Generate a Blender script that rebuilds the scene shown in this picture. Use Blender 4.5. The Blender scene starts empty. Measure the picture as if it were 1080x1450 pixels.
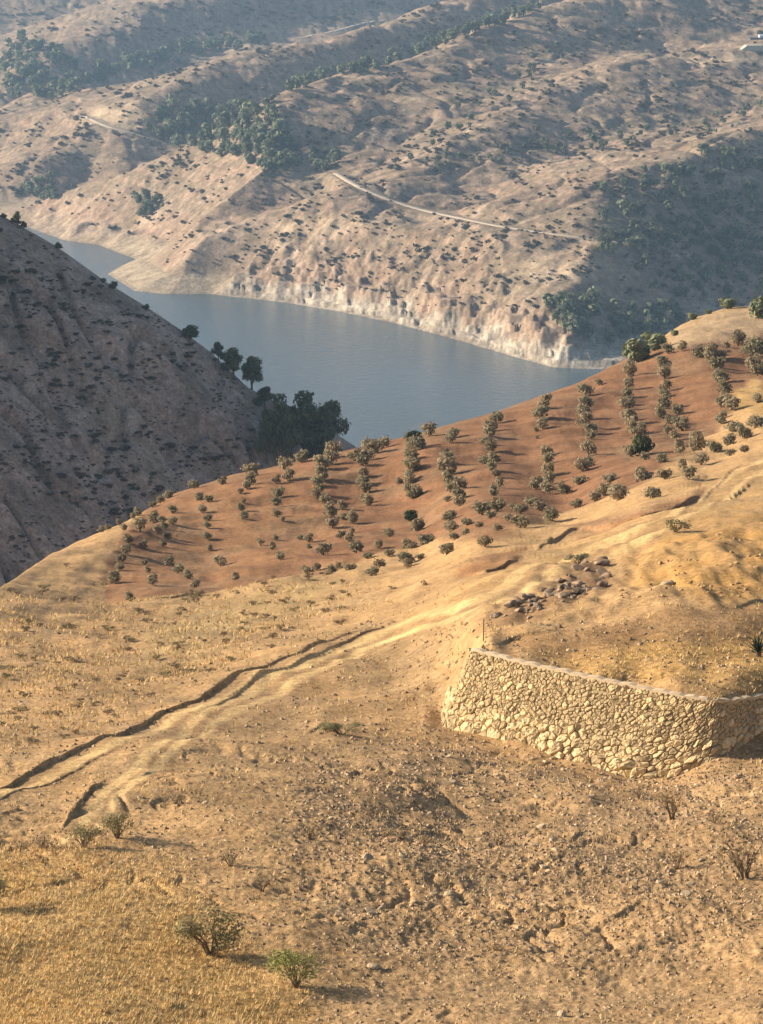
import bpy, math, random
import numpy as np
R = math.radians
rng = np.random.default_rng(7)
random.seed(7)
sc = bpy.context.scene
col = sc.collection

# ------------------------------------------------------------------ camera
W0, H0, F = 1080.0, 1450.0, 4111.0          # photograph size, focal length in its pixels
TILT = math.atan((725 + 184) / F)           # the horizon lies 184 px above the picture
cd = bpy.data.cameras.new('camera')
cam = bpy.data.objects.new('camera', cd); col.objects.link(cam)
cam.location = (0, 0, 0)
cam.rotation_euler = (math.pi / 2 - TILT, 0, 0)
cd.sensor_fit = 'VERTICAL'; cd.sensor_height = 24.0; cd.sensor_width = 24.0
cd.lens = 24.0 * F / H0
cd.clip_start = 1.0; cd.clip_end = 12000
sc.camera = cam

# ------------------------------------------------------------------ sky, sun, exposure
SUN_EL, SUN_AZ = R(23), R(-77)              # azimuth from +Y towards +X
SD = np.array([math.cos(SUN_EL) * math.sin(SUN_AZ), math.cos(SUN_EL) * math.cos(SUN_AZ), math.sin(SUN_EL)])
wd = bpy.data.worlds.new('World'); sc.world = wd; wd.use_nodes = True
nt = wd.node_tree; nt.nodes.clear()
sky = nt.nodes.new('ShaderNodeTexSky'); sky.sky_type = 'NISHITA'; sky.sun_disc = False
sky.sun_elevation = SUN_EL; sky.sun_rotation = SUN_AZ; sky.dust_density = 2.5; sky.altitude = 300
bg = nt.nodes.new('ShaderNodeBackground'); bg.inputs[1].default_value = 0.10
wo = nt.nodes.new('ShaderNodeOutputWorld')
nt.links.new(sky.outputs[0], bg.inputs[0]); nt.links.new(bg.outputs[0], wo.inputs[0])
sl = bpy.data.lights.new('sun', 'SUN'); sl.energy = 5.0; sl.angle = R(0.5); sl.color = (1.0, 0.88, 0.73)
so = bpy.data.objects.new('sun', sl); col.objects.link(so)
so.rotation_euler = (math.pi / 2 - SUN_EL, 0, math.atan2(SD[0], -SD[1]))
so.location = (-200, 30, 100)
sc.view_settings.view_transform = 'Standard'; sc.view_settings.look = 'None'
sc.view_settings.gamma = 1.0; sc.view_settings.exposure = 0.8
sc.cycles.max_bounces = 6; sc.cycles.volume_bounces = 1; sc.cycles.transparent_max_bounces = 8

# ------------------------------------------------------------------ pixel <-> world
ct, st = math.cos(TILT), math.sin(TILT)
def ray(u, v):
    """direction through a photo pixel, scaled to y = 1: (X, M) with x = X*y and z = -M*y"""
    u = np.asarray(u, float); v = np.asarray(v, float)
    den = F * ct - (v - 725) * st
    return (u - 540) / den, ((v - 725) * ct + F * st) / den
def P(u, v, d):
    X, M = ray(u, v)
    return np.stack([X * d, np.broadcast_to(d, np.shape(X * d)), -M * d], -1)

# ------------------------------------------------------------------ noise
def gnoise(x, y, seed=0):
    x0 = np.floor(x); y0 = np.floor(y); fx = x - x0; fy = y - y0
    xi = x0.astype(np.int64); yi = y0.astype(np.int64)
    def g(ix, iy, dx, dy):
        h = (ix * 374761393 + iy * 668265263 + seed * 974634777) & 0xffffffff
        h = ((h ^ (h >> 13)) * 1274126177) & 0xffffffff
        a = ((h ^ (h >> 16)) & 0xffff) * (2 * math.pi / 65536)
        return np.cos(a) * dx + np.sin(a) * dy
    sx = fx * fx * fx * (fx * (fx * 6 - 15) + 10); sy = fy * fy * fy * (fy * (fy * 6 - 15) + 10)
    a = g(xi, yi, fx, fy); b = g(xi + 1, yi, fx - 1, fy)
    c = g(xi, yi + 1, fx, fy - 1); e = g(xi + 1, yi + 1, fx - 1, fy - 1)
    return ((a + (b - a) * sx) + ((c + (e - c) * sx) - (a + (b - a) * sx)) * sy) * 1.5
def fbm(x, y, scale, octs, seed=0, gain=0.5):
    r = 0; a = 1.0
    for o in range(octs):
        r = r + a * gnoise(x / scale + 17.3 * o, y / scale - 9.1 * o, seed + o); a *= gain; scale /= 2.03
    return r
def sstep(a, b, x):
    t = np.clip((x - a) / (b - a), 0, 1); return t * t * (3 - 2 * t)
def poly_mask(u, v, poly, soft=1.0):
    """1 inside a pixel polygon, fading over soft px"""
    poly = np.asarray(poly, float)
    ins = np.zeros(np.shape(u), bool); dist = np.full(np.shape(u), 1e9)
    n = len(poly)
    for i in range(n):
        ax, ay = poly[i]; bx, by = poly[(i + 1) % n]
        c = ((ay > v) != (by > v)); xx = (bx - ax) * (v - ay) / ((by - ay) if by != ay else 1e-9) + ax
        ins ^= c & (u < xx)
        dx, dy = bx - ax, by - ay
        t = np.clip(((u - ax) * dx + (v - ay) * dy) / (dx * dx + dy * dy + 1e-9), 0, 1)
        dist = np.minimum(dist, np.hypot(u - ax - t * dx, v - ay - t * dy))
    s = np.where(ins, dist, -dist)
    return sstep(-soft, soft, s)
def pl_dist(x, y, pts, attrs=None):
    """signed distance to a polyline (positive on the right hand of travel) and interpolated vertex attributes, and t along (m)"""
    pts = np.asarray(pts, float)
    best = np.full(np.shape(x), 1e18); sd = np.zeros(np.shape(x)); al = np.zeros(np.shape(x))
    out = None if attrs is None else [np.zeros(np.shape(x)) for _ in range(len(attrs[0]))]
    acc = 0.0
    for i in range(len(pts) - 1):
        ax, ay = pts[i][:2]; bx, by = pts[i + 1][:2]; dx, dy = bx - ax, by - ay; L = math.hypot(dx, dy) + 1e-9
        t = np.clip(((x - ax) * dx + (y - ay) * dy) / (L * L), 0, 1)
        d = np.hypot(x - ax - t * dx, y - ay - t * dy)
        side = np.where((x - ax) * dy - (y - ay) * dx >= 0, 1.0, -1.0)
        m = d < best
        best = np.where(m, d, best); sd = np.where(m, side * d, sd); al = np.where(m, acc + t * L, al)
        if out is not None:
            for k in range(len(out)):
                out[k] = np.where(m, attrs[i][k] * (1 - t) + attrs[i + 1][k] * t, out[k])
        acc += L
    return sd, al, out, acc

# ------------------------------------------------------------------ mesh helpers
def new_mesh(name, V, tris=None, quads=None, smooth=True):
    me = bpy.data.meshes.new(name)
    V = np.ascontiguousarray(V, np.float32).reshape(-1, 3)
    nt_ = 0 if tris is None else len(tris); nq = 0 if quads is None else len(quads)
    me.vertices.add(len(V)); me.vertices.foreach_set('co', V.ravel())
    idx = []; tot = []
    if nt_: idx.append(np.asarray(tris, np.int32).ravel()); tot += [np.full(nt_, 3, np.int32)]
    if nq: idx.append(np.asarray(quads, np.int32).ravel()); tot += [np.full(nq, 4, np.int32)]
    idx = np.concatenate(idx); tot = np.concatenate(tot)
    me.loops.add(len(idx)); me.loops.foreach_set('vertex_index', idx)
    me.polygons.add(len(tot))
    me.polygons.foreach_set('loop_start', np.concatenate([[0], np.cumsum(tot)[:-1]]).astype(np.int32))
    me.polygons.foreach_set('loop_total', tot)
    me.polygons.foreach_set('use_smooth', np.full(len(tot), smooth))
    me.update(calc_edges=True); me.validate()
    return me
def grid_quads(nr, nc, flip=False):
    a = (np.arange(nr - 1)[:, None] * nc + np.arange(nc - 1)[None, :]).ravel()
    q = np.stack([a, a + 1, a + nc + 1, a + nc], 1)
    return q[:, ::-1] if flip else q
def col_attr(me, name, C):
    at = me.color_attributes.new(name, 'FLOAT_COLOR', 'POINT')
    A = np.ones((len(C), 4), np.float32); A[:, :3] = C
    at.data.foreach_set('color', A.ravel())
def obj(name, me, mat=None, parent=None, loc=None, rz=0.0, scale=None):
    o = bpy.data.objects.new(name, me); col.objects.link(o)
    if mat is not None and me is not None and not me.materials: me.materials.append(mat)
    if parent is not None: o.parent = parent
    if loc is not None: o.location = [float(a) for a in loc]
    if rz: o.rotation_euler = (0, 0, rz)
    if scale is not None: o.scale = scale if hasattr(scale, '__len__') else (scale,) * 3
    return o
def tag(o, label, cat, group=None):
    o['label'] = label; o['category'] = cat
    if group: o['group'] = group
    return o
def tubes(paths, sides=6):
    """paths: list of (points, radii) -> V, quads"""
    V = []; Q = []; n = 0
    for pts, rad in paths:
        pts = np.asarray(pts, float)
        for i, p in enumerate(pts):
            d = pts[min(i + 1, len(pts) - 1)] - pts[max(i - 1, 0)]; d = d / (np.linalg.norm(d) + 1e-9)
            a = np.cross(d, [0.3, 0.9, 0.2]); a /= np.linalg.norm(a) + 1e-9; b = np.cross(d, a)
            for k in range(sides):
                t = 2 * math.pi * k / sides
                V.append(p + rad[i] * (a * math.cos(t) + b * math.sin(t)))
        for i in range(len(pts) - 1):
            for k in range(sides):
                k2 = (k + 1) % sides
                Q.append((n + i * sides + k, n + i * sides + k2, n + (i + 1) * sides + k2, n + (i + 1) * sides + k))
        n += len(pts) * sides
    return np.array(V), np.array(Q)

# ------------------------------------------------------------------ materials
def mat_new(name, rough=0.9, spec=0.2):
    m = bpy.data.materials.new(name); m.use_nodes = True
    b = m.node_tree.nodes['Principled BSDF']
    b.inputs['Roughness'].default_value = rough; b.inputs['Specular IOR Level'].default_value = spec
    return m, m.node_tree, b
def N(t, typ, **kw):
    n = t.nodes.new(typ)
    for k, v in kw.items():
        if k in n.inputs: n.inputs[k].default_value = v
        else: setattr(n, k, v)
    return n
def ground_mat(name, scales, amp, bump, bscale, coord='Object'):
    """soil colour from the mesh, broken up by several sizes of noise, with fine relief"""
    m, t, b = mat_new(name, 0.95, 0.1)
    at = N(t, 'ShaderNodeVertexColor', layer_name='soil'); tc = N(t, 'ShaderNodeTexCoord')
    cur = at.outputs['Color']
    for i, (s, lo, hi, tint) in enumerate(scales):
        nz = N(t, 'ShaderNodeTexNoise', Scale=s, Detail=5.0, Roughness=0.62)
        t.links.new(tc.outputs[coord], nz.inputs['Vector'])
        rp = N(t, 'ShaderNodeValToRGB')
        rp.color_ramp.elements[0].position = 0.33; rp.color_ramp.elements[1].position = 0.68
        rp.color_ramp.elements[0].color = (lo * tint[0], lo * tint[1], lo * tint[2], 1); rp.color_ramp.elements[1].color = (hi, hi, hi, 1)
        t.links.new(nz.outputs['Fac'], rp.inputs[0])
        mx = N(t, 'ShaderNodeMix', data_type='RGBA', blend_type='MULTIPLY')
        mx.inputs['Factor'].default_value = amp
        t.links.new(cur, mx.inputs[6]); t.links.new(rp.outputs[0], mx.inputs[7]); cur = mx.outputs[2]
    t.links.new(cur, b.inputs['Base Color'])
    prev = None
    for s, dist in bscale:
        nz = N(t, 'ShaderNodeTexNoise', Scale=s, Detail=4.0, Roughness=0.6)
        t.links.new(tc.outputs[coord], nz.inputs['Vector'])
        bp = N(t, 'ShaderNodeBump', Strength=bump, Distance=dist)
        t.links.new(nz.outputs['Fac'], bp.inputs['Height'])
        if prev: t.links.new(prev.outputs[0], bp.inputs['Normal'])
        prev = bp
    t.links.new(prev.outputs[0], b.inputs['Normal'])
    return m
def leaf_mat(name, dark, light, rough=0.7, transl=0.25):
    m, t, b = mat_new(name, rough, 0.15)
    at = N(t, 'ShaderNodeAttribute', attribute_name='tint'); oi = N(t, 'ShaderNodeObjectInfo')
    ad = N(t, 'ShaderNodeMath', operation='MULTIPLY_ADD'); ad.inputs[1].default_value = 0.35; 
    t.links.new(oi.outputs['Random'], ad.inputs[0])
    ad2 = N(t, 'ShaderNodeMath', operation='MULTIPLY'); ad2.inputs[1].default_value = 0.65
    t.links.new(at.outputs['Fac'], ad2.inputs[0]); t.links.new(ad2.outputs[0], ad.inputs[2])
    mx = N(t, 'ShaderNodeMix', data_type='RGBA')
    mx.inputs[6].default_value = (*dark, 1); mx.inputs[7].default_value = (*light, 1)
    t.links.new(ad.outputs[0], mx.inputs['Factor'])
    t.links.new(mx.outputs[2], b.inputs['Base Color'])
    tr = N(t, 'ShaderNodeBsdfTranslucent'); t.links.new(mx.outputs[2], tr.inputs['Color'])
    ms = N(t, 'ShaderNodeMixShader'); ms.inputs[0].default_value = transl
    out = t.nodes['Material Output']
    t.links.new(b.outputs[0], ms.inputs[1]); t.links.new(tr.outputs[0], ms.inputs[2]); t.links.new(ms.outputs[0], out.inputs[0])
    return m
def noise_mat(name, c0, c1, scale, rough=0.9, bump=0.0, bdist=0.02, rnd=0.0):
    m, t, b = mat_new(name, rough, 0.15)
    tc = N(t, 'ShaderNodeTexCoord'); nz = N(t, 'ShaderNodeTexNoise', Scale=scale, Detail=5.0, Roughness=0.6)
    t.links.new(tc.outputs['Object'], nz.inputs['Vector'])
    rp = N(t, 'ShaderNodeValToRGB'); rp.color_ramp.elements[0].position = 0.3; rp.color_ramp.elements[1].position = 0.7
    rp.color_ramp.elements[0].color = (*c0, 1); rp.color_ramp.elements[1].color = (*c1, 1)
    t.links.new(nz.outputs['Fac'], rp.inputs[0]); cur = rp.outputs[0]
    if rnd:
        oi = N(t, 'ShaderNodeObjectInfo'); mr = N(t, 'ShaderNodeMapRange')
        mr.inputs['To Min'].default_value = 1 - rnd; mr.inputs['To Max'].default_value = 1 + rnd
        t.links.new(oi.outputs['Random'], mr.inputs['Value'])
        vm = N(t, 'ShaderNodeVectorMath', operation='SCALE'); t.links.new(cur, vm.inputs[0]); t.links.new(mr.outputs[0], vm.inputs['Scale']); cur = vm.outputs[0]
    t.links.new(cur, b.inputs['Base Color'])
    if bump:
        bp = N(t, 'ShaderNodeBump', Strength=bump, Distance=bdist); t.links.new(nz.outputs['Fac'], bp.inputs['Height']); t.links.new(bp.outputs[0], b.inputs['Normal'])
    return m
def tint_attr(me, T):
    at = me.attributes.new('tint', 'FLOAT', 'FACE'); at.data.foreach_set('value', np.asarray(T, np.float32))

# =================================================================== THE NEAR HILLSIDE
CREST = np.array([(-420, 975), (-300, 945), (-120, 885), (0, 832), (60, 792), (100, 772), (180, 737), (250, 697), (330, 673), (400, 657), (470, 641), (520, 631),
                  (600, 612), (680, 590), (760, 562), (820, 540), (870, 516), (905, 500), (950, 468), (985, 449), (1030, 436), (1080, 431), (1200, 420), (1500, 395)], float)
crest = lambda u: np.interp(u, CREST[:, 0], CREST[:, 1])
CP = []
def cpts(u, lst):
    for v, d in lst: CP.append((u, v, d))
cpts(-300, [(1750, 56), (1450, 70), (1200, 91), (1100, 108), (1000, 133), (955, 152)])
cpts(0, [(1750, 56), (1450, 70), (1300, 81), (1200, 92), (1100, 109), (1000, 135), (900, 178), (845, 210)])
cpts(150, [(1000, 133), (900, 180), (850, 226), (800, 250), (755, 268)])
cpts(300, [(1750, 56), (1450, 70), (1200, 93), (1050, 118), (950, 150), (870, 198), (820, 243), (760, 278), (700, 300)])
cpts(450, [(1200, 95), (1050, 119), (950, 145), (870, 185), (800, 245), (740, 283), (655, 312)])
cpts(600, [(1750, 56), (1450, 71), (1200, 97), (1100, 114), (1035, 126), (960, 139), (918, 147), (870, 163), (820, 195), (780, 240), (740, 275), (680, 300), (625, 320)])
cpts(800, [(1450, 71), (1200, 99), (1130, 113), (860, 140), (800, 172), (760, 214), (730, 250), (700, 275), (640, 306), (560, 350)])
cpts(1000, [(1750, 56), (1450, 70), (1200, 99), (1130, 112), (850, 137), (800, 152), (740, 188), (690, 236), (640, 288), (560, 342), (500, 380), (462, 410)])
cpts(1300, [(1750, 55), (1450, 68), (1200, 96), (1050, 114), (900, 130), (800, 148), (740, 172), (690, 215), (640, 268), (560, 322), (490, 366), (425, 405)])

# the stone retaining wall: level top; foot drawn where it meets the ground
_, Mw = ray(1005, 991); ZT = -float(Mw) * 119.6
W_TOP = [(672, 918), (740, 938), (850, 962), (960, 984), (1003, 991), (1022, 992), (1050, 989), (1080, 984), (1160, 972)]
W_BOT = [(633, 1024), (700, 1038), (790, 1066), (890, 1095), (960, 1093), (1010, 1068), (1045, 1047), (1080, 1022), (1160, 972.5 + 20)]
wt = np.array([P(u, v, -ZT / float(ray(u, v)[1]) + [0, 0, 0, 0, 0, 0, 0.6, 1.3, 3.0][i]) for i, (u, v) in enumerate(W_TOP)])
BAT = 0.75
wb = np.array([P(u, v, wt[i, 1] - BAT * (1 if i < 6 else 0.7)) for i, (u, v) in enumerate(W_BOT)])
for i in range(len(W_TOP)):
    CP.append((W_BOT[i][0] + (10 if i == 0 else 0), W_BOT[i][1] + 5, wb[i, 1]))
    CP.append((W_TOP[i][0] + (22 if i == 0 else 0), W_TOP[i][1] - (2 if i == 0 else 3), wt[i, 1] + (0.9 if i == 0 else 0.3)))
CP += [(655, 930, 136.0), (646, 955, 134.0), (636, 985, 131.5), (626, 1010, 129.5), (664, 905, 137.5), (720, 912, 131.0), (800, 900, 131.5), (900, 930, -ZT / float(ray(900, 930)[1])), (900, 880, -ZT / float(ray(900, 880)[1])), (1080, 900, -ZT / float(ray(1080, 905)[1])), (700, 885, 138), (690, 860, 146), (1080, 950, -ZT / float(ray(1080, 950)[1]) + 0.5), (1000, 955, -ZT / float(ray(1000, 955)[1])), (1160, 930, -ZT / float(ray(1160, 930)[1]) + 0.8)]
CP = np.array(CP, float)
def tps_fit(pts, val, lam=1e-4):
    n = len(pts); d2 = ((pts[:, None] - pts[None]) ** 2).sum(-1)
    K = np.where(d2 > 0, 0.5 * d2 * np.log(d2 + 1e-12), 0) + lam * np.eye(n)
    Pm = np.c_[np.ones(n), pts]; A = np.zeros((n + 3, n + 3)); A[:n, :n] = K; A[:n, n:] = Pm; A[n:, :n] = Pm.T
    return np.linalg.solve(A, np.r_[val, 0, 0, 0])
def tps_eval(w, pts, q):
    out = np.empty(len(q)); n = len(pts)
    for s in range(0, len(q), 40000):
        e = q[s:s + 40000]; d2 = (e[:, 0:1] - pts[None, :, 0]) ** 2 + (e[:, 1:2] - pts[None, :, 1]) ** 2
        out[s:s + 40000] = (0.5 * d2 * np.log(d2 + 1e-12)) @ w[:n] + w[n] + e @ w[n + 1:]
    return out
PN = CP[:, :2] / 200.0
TW = tps_fit(PN, 100.0 / CP[:, 2], 2e-3)

VB = 1720.0
ucols = np.concatenate([np.arange(-420, -40, 10), np.arange(-40, 1120, 2.0), np.arange(1120, 1500, 10)])
NV = 600
tau = np.concatenate([np.linspace(0, 0.86, NV - 30), np.linspace(0.865, 1, 30)])    # 0 at the crest, 1 below the picture
U = np.broadcast_to(ucols[None, :], (NV, len(ucols))); VC = crest(ucols)[None, :]
Vv = VC + (VB - VC) * tau[:, None]
# thin plate surface on a coarse grid in (u, tau), then cubic-free bilinear up-sampling keeps it quick
q = tps_eval(TW, PN, np.c_[U.ravel() / 200.0, Vv.ravel() / 200.0]).reshape(U.shape)
D = 100.0 / np.clip(q, 0.2, 3.0)
dv = Vv - VC
D = D + 16.0 * (1 - np.sqrt(np.clip(dv / 34.0, 0, 1))) * sstep(-50, 250, U)  # the brow rounds over
# inside the wall's outline the ground lies behind its face
uT = np.array([641] + [a + (7 if k_ == 0 else 0) for k_, (a, _) in enumerate(W_TOP)]); vT = np.array([1023.5] + [b for _, b in W_TOP])
vt_ = np.interp(ucols, uT, vT); vb_ = np.interp(ucols, [a for a, _ in W_BOT], [b for _, b in W_BOT])
dT = np.interp(ucols, uT, np.r_[wb[0, 1], wt[:, 1]]); dB = np.interp(ucols, [a for a, _ in W_BOT], wb[:, 1])
tw = (vb_[None] - Vv) / np.maximum(vb_ - vt_, 1.0)[None]
inw = (tw > 0) & (tw < 1) & (U > 641) & (U < 1155)
Dw = dB[None] + (dT - dB)[None] * tw + 0.15 + 0.7 * np.sin(math.pi * np.clip(tw, 0, 1))
D = np.where(inw, Dw, D)

# ---- cut banks and rut edges: (foot line in pixels, thickness of the face in px, how far the ground above it blends back)
def near_base(u, v):
    q_ = tps_eval(TW, PN, np.array([[u / 200.0, v / 200.0]]))[0]; d_ = 100.0 / q_
    return P(u, v, d_)
BANKS = [
    ([(-120, 1162), (0, 1112), (130, 1056), (260, 997), (390, 940), (480, 904), (565, 874)], [12, 13, 12, 11, 9, 7, 2], 40),
    ([(-60, 1166), (40, 1117), (120, 1084), (190, 1052)], [3, 5, 4, 1], 14),
    ([(290, 996), (400, 948), (500, 905), (590, 868), (680, 838)], [2, 6, 6, 5, 1], 16),
    ([(250, 1028), (350, 972), (450, 930), (545, 893)], [2, 5, 4, 1], 12),
    ([(66, 1182), (84, 1170), (120, 1135), (150, 1102), (166, 1088)], [1, 10, 14, 12, 1], 14),
    ([(178, 1103), (205, 1096), (238, 1082)], [3, 9, 2], 20),
    ([(690, 920), (740, 908), (815, 895)], [9, 8, 2], 18),
    ([(688, 885), (740, 862), (800, 848), (855, 822)], [3, 9, 11, 4], 22),
    ([(695, 868), (720, 862), (750, 852)], [2, 5, 1], 12),
    ([(775, 850), (800, 842), (830, 838), (868, 818)], [2, 8, 9, 3], 16),
    ([(632, 818), (690, 808), (735, 790), (752, 775)], [2, 13, 12, 2], 30),
    ([(735, 782), (800, 757), (870, 742), (940, 722), (1000, 700), (1012, 692)], [1, 8, 14, 15, 12, 2], 40),
    ([(925, 756), (980, 718), (1020, 688), (1045, 662), (1080, 642)], [1, 4, 4, 3, 2], 22),
    ([(980, 861), (1040, 859), (1060, 854), (1110, 848)], [1, 3, 7, 6], 14),
    ([(1000, 706), (1035, 700), (1060, 690), (1090, 676)], [1, 5, 6, 4], 20),
    ([(150, 856), (210, 854), (300, 842), (380, 828), (470, 803), (560, 775)], [2, 4, 4, 3, 4, 2], 16),
    ([(425, 878), (460, 866), (492, 848)], [1, 6, 1], 18),
    ([(330, 938), (380, 905), (440, 884)], [1, 4, 1], 20),
    ([(408, 1044), (455, 1020), (484, 1002)], [1, 7, 1], 16),
    ([(765, 818), (830, 804), (870, 784), (908, 766)], [1, 4, 4, 1], 14),
    ([(520, 1214), (600, 1176), (642, 1168)], [1, 6, 1], 22),
    ([(825, 1306), (880, 1297), (935, 1274)], [1, 7, 1], 22),
    ([(940, 1290), (990, 1276), (1030, 1256)], [1, 7, 1], 18),
    ([(612, 1276), (650, 1268), (692, 1240)], [1, 8, 1], 20),
    ([(655, 1192), (690, 1180), (720, 1172)], [1, 7, 1], 18),
    ([(780, 1200), (815, 1190), (850, 1170)], [1, 8, 1], 18),
    ([(540, 1424), (580, 1402), (622, 1396)], [1, 7, 1], 20),
    ([(0, 1282), (24, 1278), (50, 1272)], [1, 4, 1], 14),
    ([(720, 935), (800, 915), (900, 905)], [1, 3, 1], 14),
    ([(880, 930), (960, 912), (1060, 908)], [1, 3, 1], 14),
]
def gsm(a, n=6):
    k = np.exp(-np.linspace(-2, 2, 2 * n + 1) ** 2); k /= k.sum()
    return np.convolve(np.pad(a, n, mode='edge'), k, 'valid')
for pts, th, bl in BANKS:
    pa = np.array(pts, float)
    bl = bl if pa[:, 1].mean() > 860 else bl * 0.4
    cs = np.nonzero((ucols >= pa[0, 0]) & (ucols <= pa[-1, 0]))[0]; uu = ucols[cs]
    nz_ = fbm(uu, uu * 0 + 7.3 * bl, 34, 3, 61); vb0 = gsm(np.interp(uu, pa[:, 0], pa[:, 1]), 8) + 0.7 * nz_
    endt = sstep(0, 36, np.minimum(uu - uu[0], uu[-1] - uu))
    t0 = np.maximum(0.15, 0.50 * gsm(np.interp(uu, pa[:, 0], th)) * (1 + 0.25 * nz_) * endt); vt0 = vb0 - t0
    db = np.array([np.interp(v_, Vv[:, c], D[:, c]) for v_, c in zip(vb0, cs)]); dt = np.array([np.interp(v_, Vv[:, c], D[:, c]) for v_, c in zip(vt0, cs)])
    lean = (0.12 + 0.10 * t0 * db / F) * np.minimum(1, t0 / 3.0)
    off = gsm(np.maximum(0, dt - db - lean)) * endt
    for c, v0, t_, v1, d0, d1, of in zip(cs, vb0, t0, vt0, db, dt, off):
        vc_ = Vv[:, c]; dc = D[:, c]
        fr_ = np.clip((v0 - vc_) / t_, 0, 1); face = d0 + (d1 - of - d0) * fr_
        D[:, c] = np.where(vc_ >= v0, dc, np.where(vc_ >= v1, face, dc - of * np.exp((vc_ - v1) / bl)))
X, M = ray(U, Vv)
NX, NY, NZ = X * D, D.copy(), -M * D
flat = np.clip(poly_mask(U, Vv, [(600, 900)] + [(a - 6, b - 6) for a, b in W_TOP] + [(1160, 1010), (1080, 1040), (1010, 1085), (960, 1108), (890, 1110), (790, 1082), (700, 1052), (615, 1036)], 14), 0, 1)

# ---- relief in world metres
def nrelief(x, y, u, v, d):
    far = sstep(150, 260, d); fine = sstep(128, 88, d); midf = sstep(150, 105, d)
    z = 0.55 * fbm(x, y, 17, 2, 3) + 0.22 * fbm(x, y, 5.5, 2, 11)
    lump = fbm(x, y * 0.8, 1.5, 3, 21)
    clod = 0.5 - np.abs(fbm(x, y * 0.85, 0.62, 2, 31))
    wx = x + 0.9 * fbm(x, y, 4.0, 2, 91); wy = y + 0.9 * fbm(x, y, 4.0, 2, 95)
    crease = np.abs(fbm(wx, wy * 0.7, 2.6, 3, 97))
    rocky = poly_mask(u, v, [(380, 1080), (560, 1040), (900, 1110), (1100, 1090), (1150, 1330), (900, 1380), (560, 1330), (430, 1240)], 60)
    dump = poly_mask(u, v, [(680, 880), (700, 850), (820, 785), (1120, 735), (1120, 855), (900, 860), (820, 885), (760, 890)], 16)
    amp = 0.05 + 0.025 * rocky + 0.06 * dump
    z = z + lump * amp * midf + np.clip(clod, -0.4, 0.5) * (0.015 + 0.015 * rocky) * fine
    z = z - 0.10 * (1 + 0.5 * dump + 0.3 * rocky) * sstep(0.2, 0.0, crease) * midf * sstep(-0.15, 0.4, fbm(x, y, 9, 2, 99))
    z = z + 0.07 * np.clip(fbm(x, y * 0.8, 0.30, 2, 41), -.6, .6) * fine * (0.45 + 0.4 * rocky)
    z = z + (0.16 * fbm(x, y, 5.0, 2, 51) + (0.05 + 0.16 * dump) * fbm(x / 1.0, y / 3.6, 1.3, 2, 53)) * sstep(100, 150, d)
    return z
fade = 1 - flat
rel = nrelief(NX, NY, U, Vv, D)
NZ = NZ + rel * fade * sstep(-2, 30, dv + 8)
# the ground sheet beyond the brow, falling to the lake
hx, hy, hz = [NX[0]], [NY[0]], [NZ[0]]
nh = 46
Xc = NX[0] / NY[0]
slope0 = ray(ucols, crest(ucols))[1]
for k in range(1, nh):
    st_ = 1.2 * 1.085 ** k
    yy = hy[-1] + st_
    sl_ = slope0 + (0.62 - slope0) * sstep(0, 12, k)
    hz.append(np.maximum(hz[-1] - sl_ * st_ + 0.05 * gnoise(Xc * yy / 6, yy / 6, 5), -300)); hy.append(yy); hx.append(Xc * yy)
HX = np.array(hx[1:][::-1]); HY = np.array(hy[1:][::-1]); HZ = np.array(hz[1:][::-1])
AX = np.vstack([HX, NX]); AY = np.vstack([HY, NY]); AZ = np.vstack([HZ, NZ])

# ---- soil colours (what the ground is made of)
def mixc(C, c, m): return C + (np.array(c) - C) * m[..., None]
wU = U + 16 * fbm(NX, NY, 6, 3, 81) * np.clip(90 / D, .4, 1.2); wV = Vv + 10 * fbm(NX, NY, 6, 3, 85) * np.clip(90 / D, .4, 1.2)
C = np.zeros(U.shape + (3,)) + np.array([0.465, 0.315, 0.168])
ORCH = [(150, 850), (148, 800), (200, 725), (250, 690), (400, 640), (600, 600), (760, 550), (880, 505), (960, 480), (1100, 455), (1150, 560), (1050, 572), (1010, 612), (900, 690), (780, 735), (690, 762), (600, 770), (470, 800), (300, 840)]
C = mixc(C, (0.50, 0.33, 0.13), poly_mask(wU, wV, [(-200, 1200), (60, 1215), (240, 1250), (330, 1330), (420, 1400), (400, 1800), (-500, 1800)], 45) * 0.9)   # dry grass
C = mixc(C, (0.44, 0.30, 0.165), poly_mask(wU, wV, [(-400, 1000), (0, 850), (150, 850), (300, 840), (470, 812), (560, 790), (430, 880), (200, 1000), (0, 1080), (-400, 1250)], 22) * 0.9)
C = mixc(C, (0.385, 0.295, 0.155), poly_mask(wU, wV, [(220, 880), (420, 830), (480, 830), (380, 880), (300, 920), (200, 940)], 26) * 0.7)  # greenish dry herbs
C = mixc(C, (0.52, 0.335, 0.135), poly_mask(wU, wV, [(760, 925), (900, 900), (1120, 880), (1150, 970), (1020, 985), (850, 958)], 14) * 0.95)   # stubble on the terrace
C = mixc(C, (0.34, 0.205, 0.105), poly_mask(wU, wV, [(700, 915), (820, 890), (980, 862), (1120, 850), (1120, 895), (960, 900), (780, 930)], 8) * 0.6)
C = mixc(C, (0.455, 0.275, 0.095), poly_mask(wU, wV, [(880, 800), (960, 745), (1120, 720), (1120, 845), (1000, 850), (900, 830)], 18) * 0.75)  # tipped orange earth
C = mixc(C, (0.25, 0.137, 0.080), poly_mask(wU, wV, ORCH, 6) * 0.95)                                                                          # red ploughed soil
C = mixc(C, (0.40, 0.235, 0.118), poly_mask(wU, wV, [(160, 840), (200, 730), (320, 680), (430, 690), (500, 740), (420, 800), (280, 832)], 30) * 0.35)
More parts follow.
